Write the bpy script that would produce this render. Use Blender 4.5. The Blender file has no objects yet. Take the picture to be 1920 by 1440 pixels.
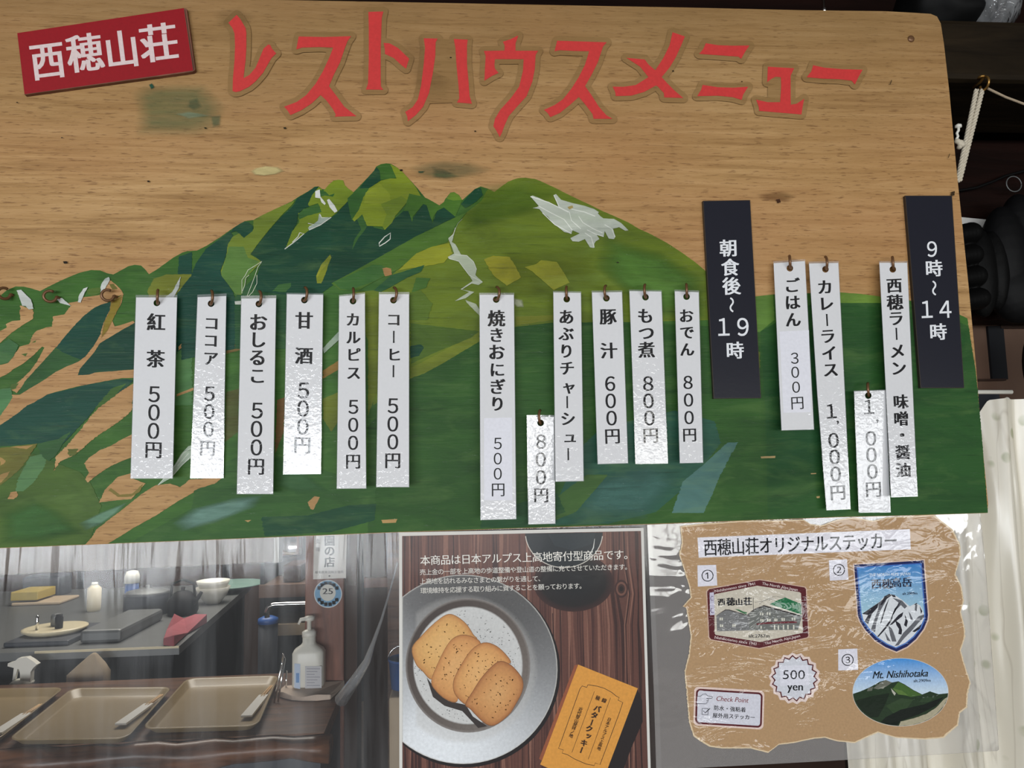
import bpy, bmesh, math, random
from mathutils import Vector, Matrix, noise as mnoise
random.seed(7)
SC = bpy.context.scene
COL = SC.collection
V = Vector
# ------------------------------------------------------------------ camera
FPX = 1400.0
def _basis():
    a = V((17750, 355, -1400)).normalized()
    c = V((-180, 13150, -1400)).normalized()
    d = a.dot(c) / 2
    a, c = (a - c * d).normalized(), (c - a * d).normalized()
    c = (c - a * a.dot(c)).normalized()
    b = c.cross(a)
    return Matrix((a, b, c))            # rows: world axes seen from the camera = camera->world rotation
RC = _basis()
CP = V((0, -0.64, 1.5))
cam = bpy.data.objects.new('Camera', bpy.data.cameras.new('Camera'))
COL.objects.link(cam)
cam.data.sensor_width = 36
cam.data.lens = FPX / 1920 * 36
cam.data.clip_start = 0.01
cam.matrix_world = Matrix.Translation(CP) @ RC.to_4x4()
SC.camera = cam
# ------------------------------------------------------------------ light
SC.view_settings.view_transform = 'Standard'
SC.view_settings.look = 'None'
SC.view_settings.exposure = 0.4
SC.view_settings.gamma = 1
world = bpy.data.worlds.new('World'); SC.world = world; world.use_nodes = True
world.node_tree.nodes['Background'].inputs[0].default_value = (0.95, 0.97, 1, 1)
world.node_tree.nodes['Background'].inputs[1].default_value = 0.22
def area(name, loc, rot, sx, sy, radiance, color):
    l = bpy.data.lights.new(name, 'AREA'); l.shape = 'RECTANGLE'; l.size = sx; l.size_y = sy
    l.energy = radiance * math.pi * sx * sy; l.color = color
    o = bpy.data.objects.new(name, l); COL.objects.link(o); o.location = loc; o.rotation_euler = rot
    return o
WY = -5.0                                # the wall with the windows, behind the photographer
WIN = [(-3.35, 1.5, (0.92, 0.96, 1.0), 17), (-1.7, 1.5, (0.92, 0.96, 1.0), 14), (-0.05, 1.5, (0.98, 0.99, 1.0), 10), (1.6, 1.5, (1.0, 1.0, 0.95), 8), (3.25, 1.5, (0.95, 0.98, 1.0), 8)]
WZ0, WZ1 = 0.72, 1.60
for i, (wx, ww, c, rad) in enumerate(WIN):
    area('window_daylight', (wx, WY - 0.06, (WZ0 + WZ1) / 2), (math.radians(90), 0, 0), ww, WZ1 - WZ0, rad, c)
area('kitchen_ceiling_fill', (-1.2, 3.2, 2.35), (0, 0, 0), 1.6, 1.2, 5.5, (1, 0.95, 0.86))  # unseen ceiling light, added to bring up the kitchen's brightness
area('front_room_fill', (-0.4, -2.4, 2.5), (0, 0, 0), 1.2, 0.5, 1.0, (1, 0.93, 0.82))  # unseen overhead fill, added for more diffuse light on the board
# ------------------------------------------------------------------ helpers
def ray(x, y):
    return (RC @ V(((x - 960) / FPX, -(y - 720) / FPX, -1))).normalized()
class Plane:
    def __init__(s, p, n): s.p = V(p); s.n = V(n).normalized()
    def at(s, x, y, off=0.0):
        d = ray(x, y); q = s.p + s.n * off
        return CP + d * ((q - CP).dot(s.n) / d.dot(s.n))
def YP(y): return Plane((0, y, 0), (0, -1, 0))
def ZP(z): return Plane((0, 0, z), (0, 0, 1))
BOARD = YP(0)
PXM = (BOARD.at(960, 700) - BOARD.at(961, 700)).length          # one pixel on the board in metres
CROPS = {'A': (0, 460, 4.8), 'B': (0, 740, 4.8), 'C': (340, 300, 4.8), 'D': (340, 560, 3.2), 'E': (660, 290, 4.644),
         'F': (740, 560, 3.273), 'G': (980, 320, 5.142), 'H': (740, 960, 3), 'I': (1220, 960, 3), 'J': (1570, 960, 3),
         'L1': (410, 10, 5.0526), 'L2': (740, 10, 5.0526), 'L3': (1010, 10, 5.0526), 'L4': (1280, 50, 5.333),
         'P': (0, 0, 3), 'Q': (0, 480, 3), 'R': (640, 480, 3), 'S': (1280, 480, 3), 'M': (1300, 1070, 8.348), 'N': (1290, 1200, 7.111),
         'O': (1590, 1040, 4.235), 'T': (0, 960, 3), 'U': (380, 960, 3), 'W': (1620, 0, 3.6), 'X': (1790, 380, 6), 'Y': (1790, 580, 5.54),
         'Z': (0, 1000, 6), 'Z2': (200, 1000, 5.333), 'px': (0, 0, 1)}
def K(c, pts):
    ox, oy, s = CROPS[c]
    return [(ox + x / s, oy + y / s) for x, y in pts]
def lin(c):
    return tuple((v / 255 / 12.92) if v / 255 <= 0.04045 else ((v / 255 + 0.055) / 1.055) ** 2.4 for v in c)
def tag(o, label=None, cat=None, group=None, kind=None):
    if label: o['label'] = label
    if cat: o['category'] = cat
    if group: o['group'] = group
    if kind: o['kind'] = kind
    return o
def wloc(o):
    p = V((0, 0, 0))
    while o: p += o.location; o = o.parent
    return p
def empty(name, loc, label, cat, group=None):
    o = bpy.data.objects.new(name, None); COL.objects.link(o); o.location = loc; o.empty_display_size = 0.02
    return tag(o, label, cat, group)
def mesh(name, verts, faces, mats, parent=None, midx=None, smooth=False, origin=None):
    base = wloc(parent) if parent else V(origin or (0, 0, 0))
    me = bpy.data.meshes.new(name)
    me.from_pydata([V(v) - base for v in verts], [], faces)
    for m in (mats if isinstance(mats, (list, tuple)) else [mats]): me.materials.append(m)
    if midx: me.polygons.foreach_set('material_index', midx)
    if smooth: me.polygons.foreach_set('use_smooth', [True] * len(me.polygons))
    me.update()
    o = bpy.data.objects.new(name, me); COL.objects.link(o)
    if parent: o.parent = parent
    elif origin: o.location = origin
    return o
def frombm(name, bm, mat, parent=None, smooth=False, origin=None):
    bmesh.ops.recalc_face_normals(bm, faces=bm.faces)
    vs = [v.co.copy() for v in bm.verts]; bm.verts.index_update()
    fs = [[v.index for v in f.verts] for f in bm.faces]; bm.free()
    return mesh(name, vs, fs, mat, parent, None, smooth, origin)
def bevel(o, w, seg=2):
    m = o.modifiers.new('bevel', 'BEVEL'); m.width = w; m.segments = seg; m.limit_method = 'ANGLE'
    return o
def slab(name, front, back, mat, parent=None, origin=None):
    """a solid between two matching outlines"""
    n = len(front)
    fs = [list(range(n)), list(range(2 * n - 1, n - 1, -1))]
    for i in range(n):
        j = (i + 1) % n; fs.append([i, i + n, j + n, j])
    o = mesh(name, list(front) + list(back), fs, mat, parent, None, False, origin)
    bm = bmesh.new(); bm.from_mesh(o.data); bmesh.ops.recalc_face_normals(bm, faces=bm.faces); bm.to_mesh(o.data); bm.free()
    return o
def pxslab(name, pts, plane, off0, off1, mat, parent=None):
    return slab(name, [plane.at(x, y, off0) for x, y in pts], [plane.at(x, y, off0) + plane.n * (off1 - off0) for x, y in pts], mat, parent)
def box(name, lo, hi, mat, parent=None, bev=0.0, rz=0, origin=None):
    lo, hi = V(lo), V(hi); c = (lo + hi) / 2; h = (hi - lo) / 2; R = Matrix.Rotation(rz, 3, 'Z')
    vs = [c + R @ V((sx * h.x, sy * h.y, sz * h.z)) for sz in (-1, 1) for sx, sy in ((-1, -1), (1, -1), (1, 1), (-1, 1))]
    fs = [(3, 2, 1, 0), (4, 5, 6, 7), (0, 1, 5, 4), (1, 2, 6, 5), (2, 3, 7, 6), (3, 0, 4, 7)]
    o = mesh(name, vs, fs, mat, parent, None, False, origin)
    if bev: bevel(o, bev)
    return o
def tube_geo(path, rad, seg=10, cap=True):
    vs, fs = [], []; n = len(path); up = None
    for i, p in enumerate(path):
        p = V(p); t = (V(path[min(i + 1, n - 1)]) - V(path[max(i - 1, 0)])).normalized()
        if up is None: up = t.orthogonal().normalized()
        up = (up - t * up.dot(t)); up = up.normalized() if up.length > 1e-6 else t.orthogonal().normalized()
        s = t.cross(up); r = rad[i] if isinstance(rad, (list, tuple)) else rad
        for k in range(seg):
            a = 2 * math.pi * k / seg; vs.append(p + (up * math.cos(a) + s * math.sin(a)) * r)
    for i in range(n - 1):
        for k in range(seg):
            k2 = (k + 1) % seg; fs.append((i * seg + k, i * seg + k2, (i + 1) * seg + k2, (i + 1) * seg + k))
    if cap: fs.append(list(range(seg))[::-1]); fs.append([(n - 1) * seg + k for k in range(seg)])
    return vs, fs
def tube(name, path, rad, mat, parent=None, seg=10):
    vs, fs = tube_geo(path, rad, seg); return mesh(name, vs, fs, mat, parent, None, True, None if parent else V(path[0]))
def tubes(name, paths, rad, mat, parent=None, seg=8):
    vs, fs = [], []
    for p in paths:
        a, b = tube_geo(p, rad, seg); o = len(vs); vs += a; fs += [[i + o for i in f] for f in b]
    return mesh(name, vs, fs, mat, parent, None, True, None if parent else V(paths[0][0]))
def lathe(name, prof, c, mat, parent=None, seg=28, sy=1.0, sx=1.0, smooth=True):
    c = V(c); vs, fs = [], []; n = len(prof)
    for r, z in prof:
        for k in range(seg):
            a = 2 * math.pi * k / seg; vs.append(c + V((r * sx * math.cos(a), r * sy * math.sin(a), z)))
    for i in range(n - 1):
        for k in range(seg):
            k2 = (k + 1) % seg; fs.append((i * seg + k, i * seg + k2, (i + 1) * seg + k2, (i + 1) * seg + k))
    if prof[0][0] > 1e-5: fs.append(list(range(seg))[::-1])
    if prof[-1][0] > 1e-5: fs.append([(n - 1) * seg + k for k in range(seg)])
    return mesh(name, vs, fs, mat, parent, None, smooth, None if parent else c)
# ------------------------------------------------------------------ materials
class Nt:
    def __init__(s, name):
        s.m = bpy.data.materials.new(name); s.m.use_nodes = True; s.t = s.m.node_tree; s.t.nodes.clear()
        s.out = s.n('ShaderNodeOutputMaterial')
    def n(s, kind, **kw):
        x = s.t.nodes.new(kind)
        for k, v in kw.items():
            if k.startswith('i_'):
                key = k[2:]; key = int(key) if key.isdigit() else key.replace('_', ' ')
                x.inputs[key].default_value = v
            else: setattr(x, k, v)
        return x
    def l(s, a, b): s.t.links.new(a, b)
    def coord(s, scale=(1, 1, 1), kind='Object'):
        tc = s.n('ShaderNodeTexCoord'); mp = s.n('ShaderNodeMapping'); mp.inputs['Scale'].default_value = scale
        s.l(tc.outputs[kind], mp.inputs['Vector']); return mp.outputs[0]
    def noise(s, scale, vec=None, detail=4, rough=0.55, dist=0.0):
        x = s.n('ShaderNodeTexNoise'); x.inputs['Scale'].default_value = scale; x.inputs['Detail'].default_value = detail
        x.inputs['Roughness'].default_value = rough; x.inputs['Distortion'].default_value = dist
        if vec is not None: s.l(vec, x.inputs['Vector'])
        return x.outputs['Fac']
    def ramp(s, fac, stops):
        r = s.n('ShaderNodeValToRGB'); e = r.color_ramp.elements
        while len(e) < len(stops): e.new(0.5)
        for q, (p, c) in zip(e, stops):
            q.position = p; q.color = (*c, 1) if len(c) == 3 else c
        s.l(fac, r.inputs[0]); return r.outputs[0]
    def mix(s, fac, a, b, blend='MIX'):
        x = s.n('ShaderNodeMix', data_type='RGBA', blend_type=blend)
        for v, i in ((fac, 0), (a, 6), (b, 7)):
            if hasattr(v, 'links'): s.l(v, x.inputs[i])
            else: x.inputs[i].default_value = v if i == 0 else (*v, 1)
        return x.outputs[2]
    def math(s, op, a, b=0.0):
        x = s.n('ShaderNodeMath', operation=op)
        for v, i in ((a, 0), (b, 1)):
            if hasattr(v, 'links'): s.l(v, x.inputs[i])
            else: x.inputs[i].default_value = v
        return x.outputs[0]
    def bump(s, h, strength, dist):
        b = s.n('ShaderNodeBump'); b.inputs['Strength'].default_value = strength; b.inputs['Distance'].default_value = dist
        s.l(h, b.inputs['Height']); return b.outputs[0]
    def bsdf(s, color, rough=0.5, metal=0.0, normal=None, coat=0.0, coat_rough=0.05, coat_normal=None, coat_ior=1.5, spec=0.5, sheen=0):
        p = s.n('ShaderNodeBsdfPrincipled')
        if hasattr(color, 'links'): s.l(color, p.inputs['Base Color'])
        else: p.inputs['Base Color'].default_value = (*color, 1)
        if hasattr(rough, 'links'): s.l(rough, p.inputs['Roughness'])
        else: p.inputs['Roughness'].default_value = rough
        p.inputs['Metallic'].default_value = metal; p.inputs['Specular IOR Level'].default_value = spec
        p.inputs['Coat Weight'].default_value = coat; p.inputs['Coat Roughness'].default_value = coat_rough; p.inputs['Coat IOR'].default_value = coat_ior
        if normal is not None: s.l(normal, p.inputs['Normal'])
        if coat_normal is not None: s.l(coat_normal, p.inputs['Coat Normal'])
        return p.outputs[0]
    def done(s, sh): s.l(sh, s.out.inputs[0]); return s.m
def simple(name, rgb, rough=0.5, metal=0.0, var=0.12, scale=30, bump=0.0, spec=0.5):
    t = Nt(name); c = lin(rgb)
    v = t.noise(scale, t.coord(), 5)
    col = t.mix(v, tuple(x * (1 - var) for x in c), tuple(min(1, x * (1 + var)) for x in c))
    n = t.bump(v, bump, 0.002) if bump else None
    return t.done(t.bsdf(col, rough, metal, n, spec=spec))
def wood_board(name, film=False):
    t = Nt(name)
    g = t.noise(1, t.coord((7, 7, 150)), 8, 0.68, 0.6)
    col = t.ramp(g, [(0.3, lin((142, 106, 62))), (0.48, lin((180, 141, 91))), (0.7, lin((204, 165, 114)))])
    pat = t.noise(1, t.coord((5, 5, 14)), 4, 0.6)
    col = t.mix(t.ramp(pat, [(0.38, (0.5,) * 3), (0.6, (0, 0, 0))]), col, lin((168, 126, 76)))
    big = t.noise(4.5, t.coord((0.6, 1, 2.2)), 3)
    col = t.mix(t.ramp(big, [(0.45, (0, 0, 0)), (0.75, (0.45,) * 3)]), col, lin((184, 130, 86)))
    pore = t.noise(1, t.coord((75, 75, 640)), 3, 0.6, 0.2)
    pm = t.ramp(pore, [(0.57, (0, 0, 0)), (0.66, (1, 1, 1))])
    col = t.mix(t.math('MULTIPLY', pm, 0.6), col, lin((104, 66, 36)))
    streak = t.noise(1, t.coord((16, 16, 420)), 5, 0.75, 0.4)
    sm = t.ramp(streak, [(0.6, (0, 0, 0)), (0.72, (1, 1, 1))])
    col = t.mix(t.math('MULTIPLY', sm, 0.45), col, lin((112, 74, 44)))
    spots = t.noise(60, t.coord(), 2)
    col = t.mix(t.ramp(spots, [(0.76, (0, 0, 0)), (0.80, (0.6,) * 3)]), col, lin((80, 52, 30)))
    # grime along the top of the plywood, deepened to paint in the weaker light there
    sx = t.n('ShaderNodeSeparateXYZ'); tc = t.n('ShaderNodeTexCoord'); t.l(tc.outputs['Object'], sx.inputs[0])
    dn = t.noise(7, t.coord((1, 1, 1.6)), 5, 0.65)
    gz = t.math('ADD', sx.outputs['Z'], t.math('MULTIPLY', t.math('SUBTRACT', dn, 0.5), 0.16))
    gm = t.ramp(gz, [(0.32, (0, 0, 0)), (0.47, (0.6,) * 3)])
    col = t.mix(gm, col, lin((128, 100, 62)))
    if film: col = t.mix(0.5, col, lin((132, 104, 66)))
    h = t.math('ADD', t.math('MULTIPLY', g, 0.5), t.math('MULTIPLY', pore, -0.8))
    return t.done(t.bsdf(col, 0.3 if film else 0.5, 0, t.bump(h, 0.1 if film else 0.45, 0.0008), spec=0.25))
def paint(name, soft=False):
    t = Nt(name)
    a = t.n('ShaderNodeAttribute', attribute_name='paint')
    g = t.noise(1, t.coord((14, 14, 330)), 6, 0.7)
    br = t.noise(1, t.coord((10, 10, 30)), 5, 0.62, 0.8)
    col = t.mix(t.ramp(br, [(0.32, (0.42,) * 3), (0.62, (0,) * 3)]), a.outputs['Color'], (0.006, 0.022, 0.012), 'MIX')
    br2 = t.noise(1, t.coord((17, 17, 60)), 4, 0.6, 0.5)
    hi = t.mix(0.35, a.outputs['Color'], lin((120, 150, 84)))
    col = t.mix(t.ramp(br2, [(0.52, (0, 0, 0)), (0.75, (0.6,) * 3)]), col, hi)
    col = t.mix(t.ramp(g, [(0.56, (0, 0, 0)), (0.72, (0.4,) * 3)]), col, hi)
    gd = t.ramp(g, [(0.30, (0.5,) * 3), (0.42, (0, 0, 0))])
    col = t.mix(gd, col, (0.008, 0.02, 0.008))
    sp = t.noise(1, t.coord((60, 60, 620)), 3, 0.6)
    h = t.math('ADD', g, t.math('MULTIPLY', sp, 0.8))
    p = t.n('ShaderNodeBsdfPrincipled'); p.inputs['Roughness'].default_value = 0.42; p.inputs['Specular IOR Level'].default_value = 0.12
    t.l(col, p.inputs['Base Color']); t.l(t.bump(h, 0.35, 0.0006), p.inputs['Normal'])
    gl = t.ramp(sp, [(0.60, (0, 0, 0)), (0.68, (1, 1, 1))])          # varnish left in the raised grain
    t.l(gl, p.inputs['Coat Weight']); p.inputs['Coat Roughness'].default_value = 0.12; t.l(t.bump(h, 1.0, 0.0022), p.inputs['Coat Normal'])
    sh = p.outputs[0]
    if soft:
        f = t.noise(1, t.coord((22, 22, 170)), 5, 0.7)
        al = t.math('MULTIPLY', a.outputs['Alpha'], t.math('ADD', 0.35, t.math('MULTIPLY', f, 1.3)))
        mx = t.n('ShaderNodeMixShader'); tr = t.n('ShaderNodeBsdfTransparent')
        t.l(al, mx.inputs[0]); t.l(tr.outputs[0], mx.inputs[1]); t.l(sh, mx.inputs[2]); sh = mx.outputs[0]
    return t.done(sh)
def print_mat(name, coat=1.0, rip=0.25, scale=260, dist=0.0004, coat_ior=1.5, stretch=(1, 1, 1), grain=0.06, rough=0.55, coat_rough=0.04, spec=0.3):
    """printed or painted colour under a clear laminate; the ripple is in the laminate"""
    t = Nt(name)
    a = t.n('ShaderNodeAttribute', attribute_name='paint')
    v = t.noise(420, t.coord(), 3)
    col = t.mix(1.0, a.outputs['Color'], t.mix(v, (1 - grain * 3,) * 3, (1 + grain * 3,) * 3), 'MULTIPLY')
    w = t.noise(scale, t.coord(stretch), 2, 0.5, 0.6)
    return t.done(t.bsdf(col, rough, 0, None, coat, coat_rough, t.bump(w, rip, dist), coat_ior, spec=spec))
def clear(name, tint=(1, 1, 1), haze=0.06, gloss=0.06, rip=0.3, scale=18, dist=0.004, rough=0.06, stretch=(1, 1, 1), hazecol=(0.8, 0.82, 0.84), patchy=True):
    t = Nt(name)
    w = t.noise(scale, t.coord(stretch), 3, 0.5, 0.8)
    nrm = t.bump(w, rip, dist)
    tr = t.n('ShaderNodeBsdfTransparent'); tr.inputs[0].default_value = (*tint, 1)
    df = t.n('ShaderNodeBsdfDiffuse'); df.inputs[0].default_value = (*hazecol, 1)
    gl = t.n('ShaderNodeBsdfGlossy'); gl.inputs['Roughness'].default_value = rough; t.l(nrm, gl.inputs['Normal'])
    m1 = t.n('ShaderNodeMixShader'); m2 = t.n('ShaderNodeMixShader')
    if patchy:
        s = t.ramp(t.noise(1, t.coord((60, 60, 5)), 4), [(0.4, (haze * 0.5,) * 3), (0.75, (haze * 1.8,) * 3)])
        t.l(s, m1.inputs[0])
    else: m1.inputs[0].default_value = haze
    t.l(tr.outputs[0], m1.inputs[1]); t.l(df.outputs[0], m1.inputs[2])
    fr = t.n('ShaderNodeFresnel'); fr.inputs[0].default_value = 1.45; t.l(nrm, fr.inputs['Normal'])
    t.l(t.math('MULTIPLY', fr.outputs[0], gloss / 0.035), m2.inputs[0])
    t.l(m1.outputs[0], m2.inputs[1]); t.l(gl.outputs[0], m2.inputs[2])
    return t.done(m2.outputs[0])
def darkwood(name, c0, c1, axis=0, rough=0.6, sc=6, spec=0.3):
    t = Nt(name); s = [sc * 8] * 3; s[axis] = sc
    g = t.noise(1, t.coord(tuple(s)), 6, 0.6, 0.6)
    col = t.ramp(g, [(0.3, lin(c0)), (0.7, lin(c1))])
    return t.done(t.bsdf(col, rough, 0, t.bump(g, 0.4, 0.002), spec=spec))
MAT = {}
MAT['wood'] = wood_board('plywood'); MAT['film_wood'] = wood_board('plywood_under_film', True)
MAT['paint'] = paint('mural_paint'); MAT['paint_soft'] = paint('thin_mural_paint', True)
MAT['lam'] = print_mat('laminated_paper', 1.0, 0.45, 300, 0.00045, 1.47, grain=0.012, coat_rough=0.03)
MAT['lam_dark'] = print_mat('laminated_black', 0.5, 0.2, 300, 0.0002, 1.35, grain=0.02, coat_rough=0.2, spec=0.15)
MAT['matte_print'] = print_mat('matte_paper', 0.0, 0, grain=0.03)
MAT['poster'] = print_mat('poster_print', 0.2, 0.15, 60, 0.0006, 1.4, coat_rough=0.15)
def wrinkled(name):
    t = Nt(name)
    a = t.n('ShaderNodeAttribute', attribute_name='paint')
    v = t.noise(500, t.coord(), 3)
    col = t.mix(1.0, a.outputs['Color'], t.mix(v, (0.8,) * 3, (1.2,) * 3), 'MULTIPLY')
    w = t.noise(1, t.coord((26, 26, 60)), 3, 0.55, 1.2)
    big = t.noise(1, t.coord((9, 9, 9)), 2)
    sx = t.n('ShaderNodeSeparateXYZ'); tc = t.n('ShaderNodeTexCoord'); t.l(tc.outputs['Object'], sx.inputs[0])
    amt = t.ramp(t.math('ADD', big, t.math('MULTIPLY', sx.outputs['X'], -1.1)), [(0.46, (0.09,) * 3), (0.68, (1,) * 3)])
    h = t.math('MULTIPLY', w, amt)
    return t.done(t.bsdf(col, 0.6, 0, None, 0.55, 0.05, t.bump(h, 0.9, 0.009), 1.5, spec=0.15))
MAT['kraft'] = wrinkled('print_under_wrinkled_film')
MAT['letter'] = print_mat('red_letter_sheet', 0.0, 0, grain=0.05)
MAT['plaque'] = print_mat('red_painted_plaque', 0.3, 0.1, 40, 0.001, 1.4, grain=0.05)
MAT['film'] = clear('clear_laminate', haze=0.12, gloss=0.06, rip=0.15, scale=200, dist=0.0003, patchy=False)
MAT['sheetfilm'] = clear('wide_clear_laminate', haze=0.16, gloss=0.045, rip=0.5, scale=14, dist=0.006, hazecol=(0.75, 0.72, 0.7), patchy=False)
MAT['vinyl'] = clear('clear_vinyl', haze=0.065, gloss=0.03, rip=0.4, scale=1, dist=0.008, stretch=(26, 26, 2), rough=0.1)
MAT['hook'] = simple('rusty_brown_wire', (122, 88, 60), 0.4, 0.35, 0.25, 200)
MAT['brass'] = simple('old_brass', (170, 130, 70), 0.35, 0.8)
MAT['chrome'] = simple('chrome', (225, 225, 225), 0.12, 1.0, 0.05)
MAT['steel'] = simple('brushed_steel', (104, 106, 106), 0.5, 0.5, 0.1, 20)
MAT['beam'] = darkwood('dark_beam', (22, 17, 11), (46, 37, 25), spec=0.08); MAT['wallwood'] = darkwood('brown_black_wall', (14, 6, 4), (28, 13, 9), spec=0.06)
MAT['pillarwood'] = darkwood('reddish_post', (92, 56, 44), (138, 90, 72), 2, 0.45, 4)
MAT['counterwood'] = darkwood('counter_wood', (70, 48, 36), (118, 84, 62), 0, 0.35, 5)
MAT['logwood'] = darkwood('varnished_log', (52, 33, 23), (124, 82, 56), 0, 0.3, 4)
MAT['bamboo'] = darkwood('weathered_slats', (104, 94, 86), (152, 141, 132), 2, 0.7, 5)
MAT['panelbrown'] = simple('brown_panel', (104, 78, 62), 0.7, 0, 0.12, 4)
MAT['panelrust'] = simple('dark_brown_panel', (60, 43, 35), 0.6, 0, 0.2, 6, spec=0.2)
MAT['dark'] = simple('near_black', (30, 31, 34), 0.6, 0, 0.2, 10, spec=0.2)
MAT['black'] = simple('black_leather', (11, 11, 12), 0.6, 0, 0.3, 20, 0.2, spec=0.15)
MAT['slate'] = simple('dark_blue_grey', (52, 56, 64), 0.5, 0, 0.2, 6)
MAT['rubber'] = simple('black_rubber', (11, 11, 11), 0.55, 0, 0.2, 40, 0.1, spec=0.1)
MAT['white'] = simple('white_plastic', (226, 224, 214), 0.35, 0, 0.04)
MAT['paper'] = simple('white_paper', (222, 220, 214), 0.8, 0, 0.04)
MAT['pink'] = simple('dull_pink_cloth', (150, 78, 86), 0.9, 0, 0.2, 30, 0.3)
MAT['blue'] = simple('blue_plastic', (40, 84, 150), 0.4)
MAT['teal'] = simple('pale_teal_plastic', (120, 150, 140), 0.4)
MAT['tray'] = simple('olive_beige_tray', (152, 132, 98), 0.3, 0, 0.08, 20)
MAT['cream'] = simple('cream_enamel', (212, 200, 168), 0.3, 0, 0.06)
MAT['bagpaper'] = simple('brown_paper', (168, 150, 126), 0.85, 0, 0.12, 20, 0.2)
MAT['cloth'] = simple('folded_pale_cloth', (205, 186, 170), 0.9, 0, 0.1, 60, 0.3)
MAT['rope'] = simple('white_nylon_rope', (200, 190, 170), 0.6, 0, 0.15, 200)
MAT['stick'] = simple('pale_chopstick_wood', (206, 170, 122), 0.6)
MAT['plasticbag'] = clear('clear_plastic_bag', haze=0.2, gloss=0.05, rip=0.8, scale=40, dist=0.02)
MAT['vinylfold'] = clear('folded_vinyl', haze=0.3, gloss=0.02, rip=0.3, scale=20, dist=0.004, patchy=False)
MAT['floor'] = darkwood('dark_floor', (40, 34, 30), (64, 54, 46)); MAT['ceil'] = darkwood('dark_ceiling', (36, 26, 20), (56, 42, 32))
MAT['plaster'] = simple('grey_plaster', (120, 114, 108), 0.9, 0, 0.1, 3)
# ------------------------------------------------------------------ flat artwork in a plane
GL = {}
def glyph(ch, off=0.0, res=4, shear=0.0):
    key = (ch, off, res, shear)
    if key not in GL:
        c = bpy.data.curves.new('g', 'FONT'); c.body = ch; c.size = 1.0; c.offset = off; c.resolution_u = res; c.fill_mode = 'FRONT'; c.shear = shear
        o = bpy.data.objects.new('g', c); COL.objects.link(o)
        dg = bpy.context.evaluated_depsgraph_get(); dg.update()
        m = bpy.data.meshes.new_from_object(o.evaluated_get(dg))
        GL[key] = ([(v.co.x, v.co.y) for v in m.vertices], [list(p.vertices) for p in m.polygons])
        bpy.data.objects.remove(o); bpy.data.curves.remove(c); bpy.data.meshes.remove(m)
    return GL[key]
def area2(p):
    return sum(p[i][0] * p[(i + 1) % len(p)][1] - p[(i + 1) % len(p)][0] * p[i][1] for i in range(len(p))) / 2
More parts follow.
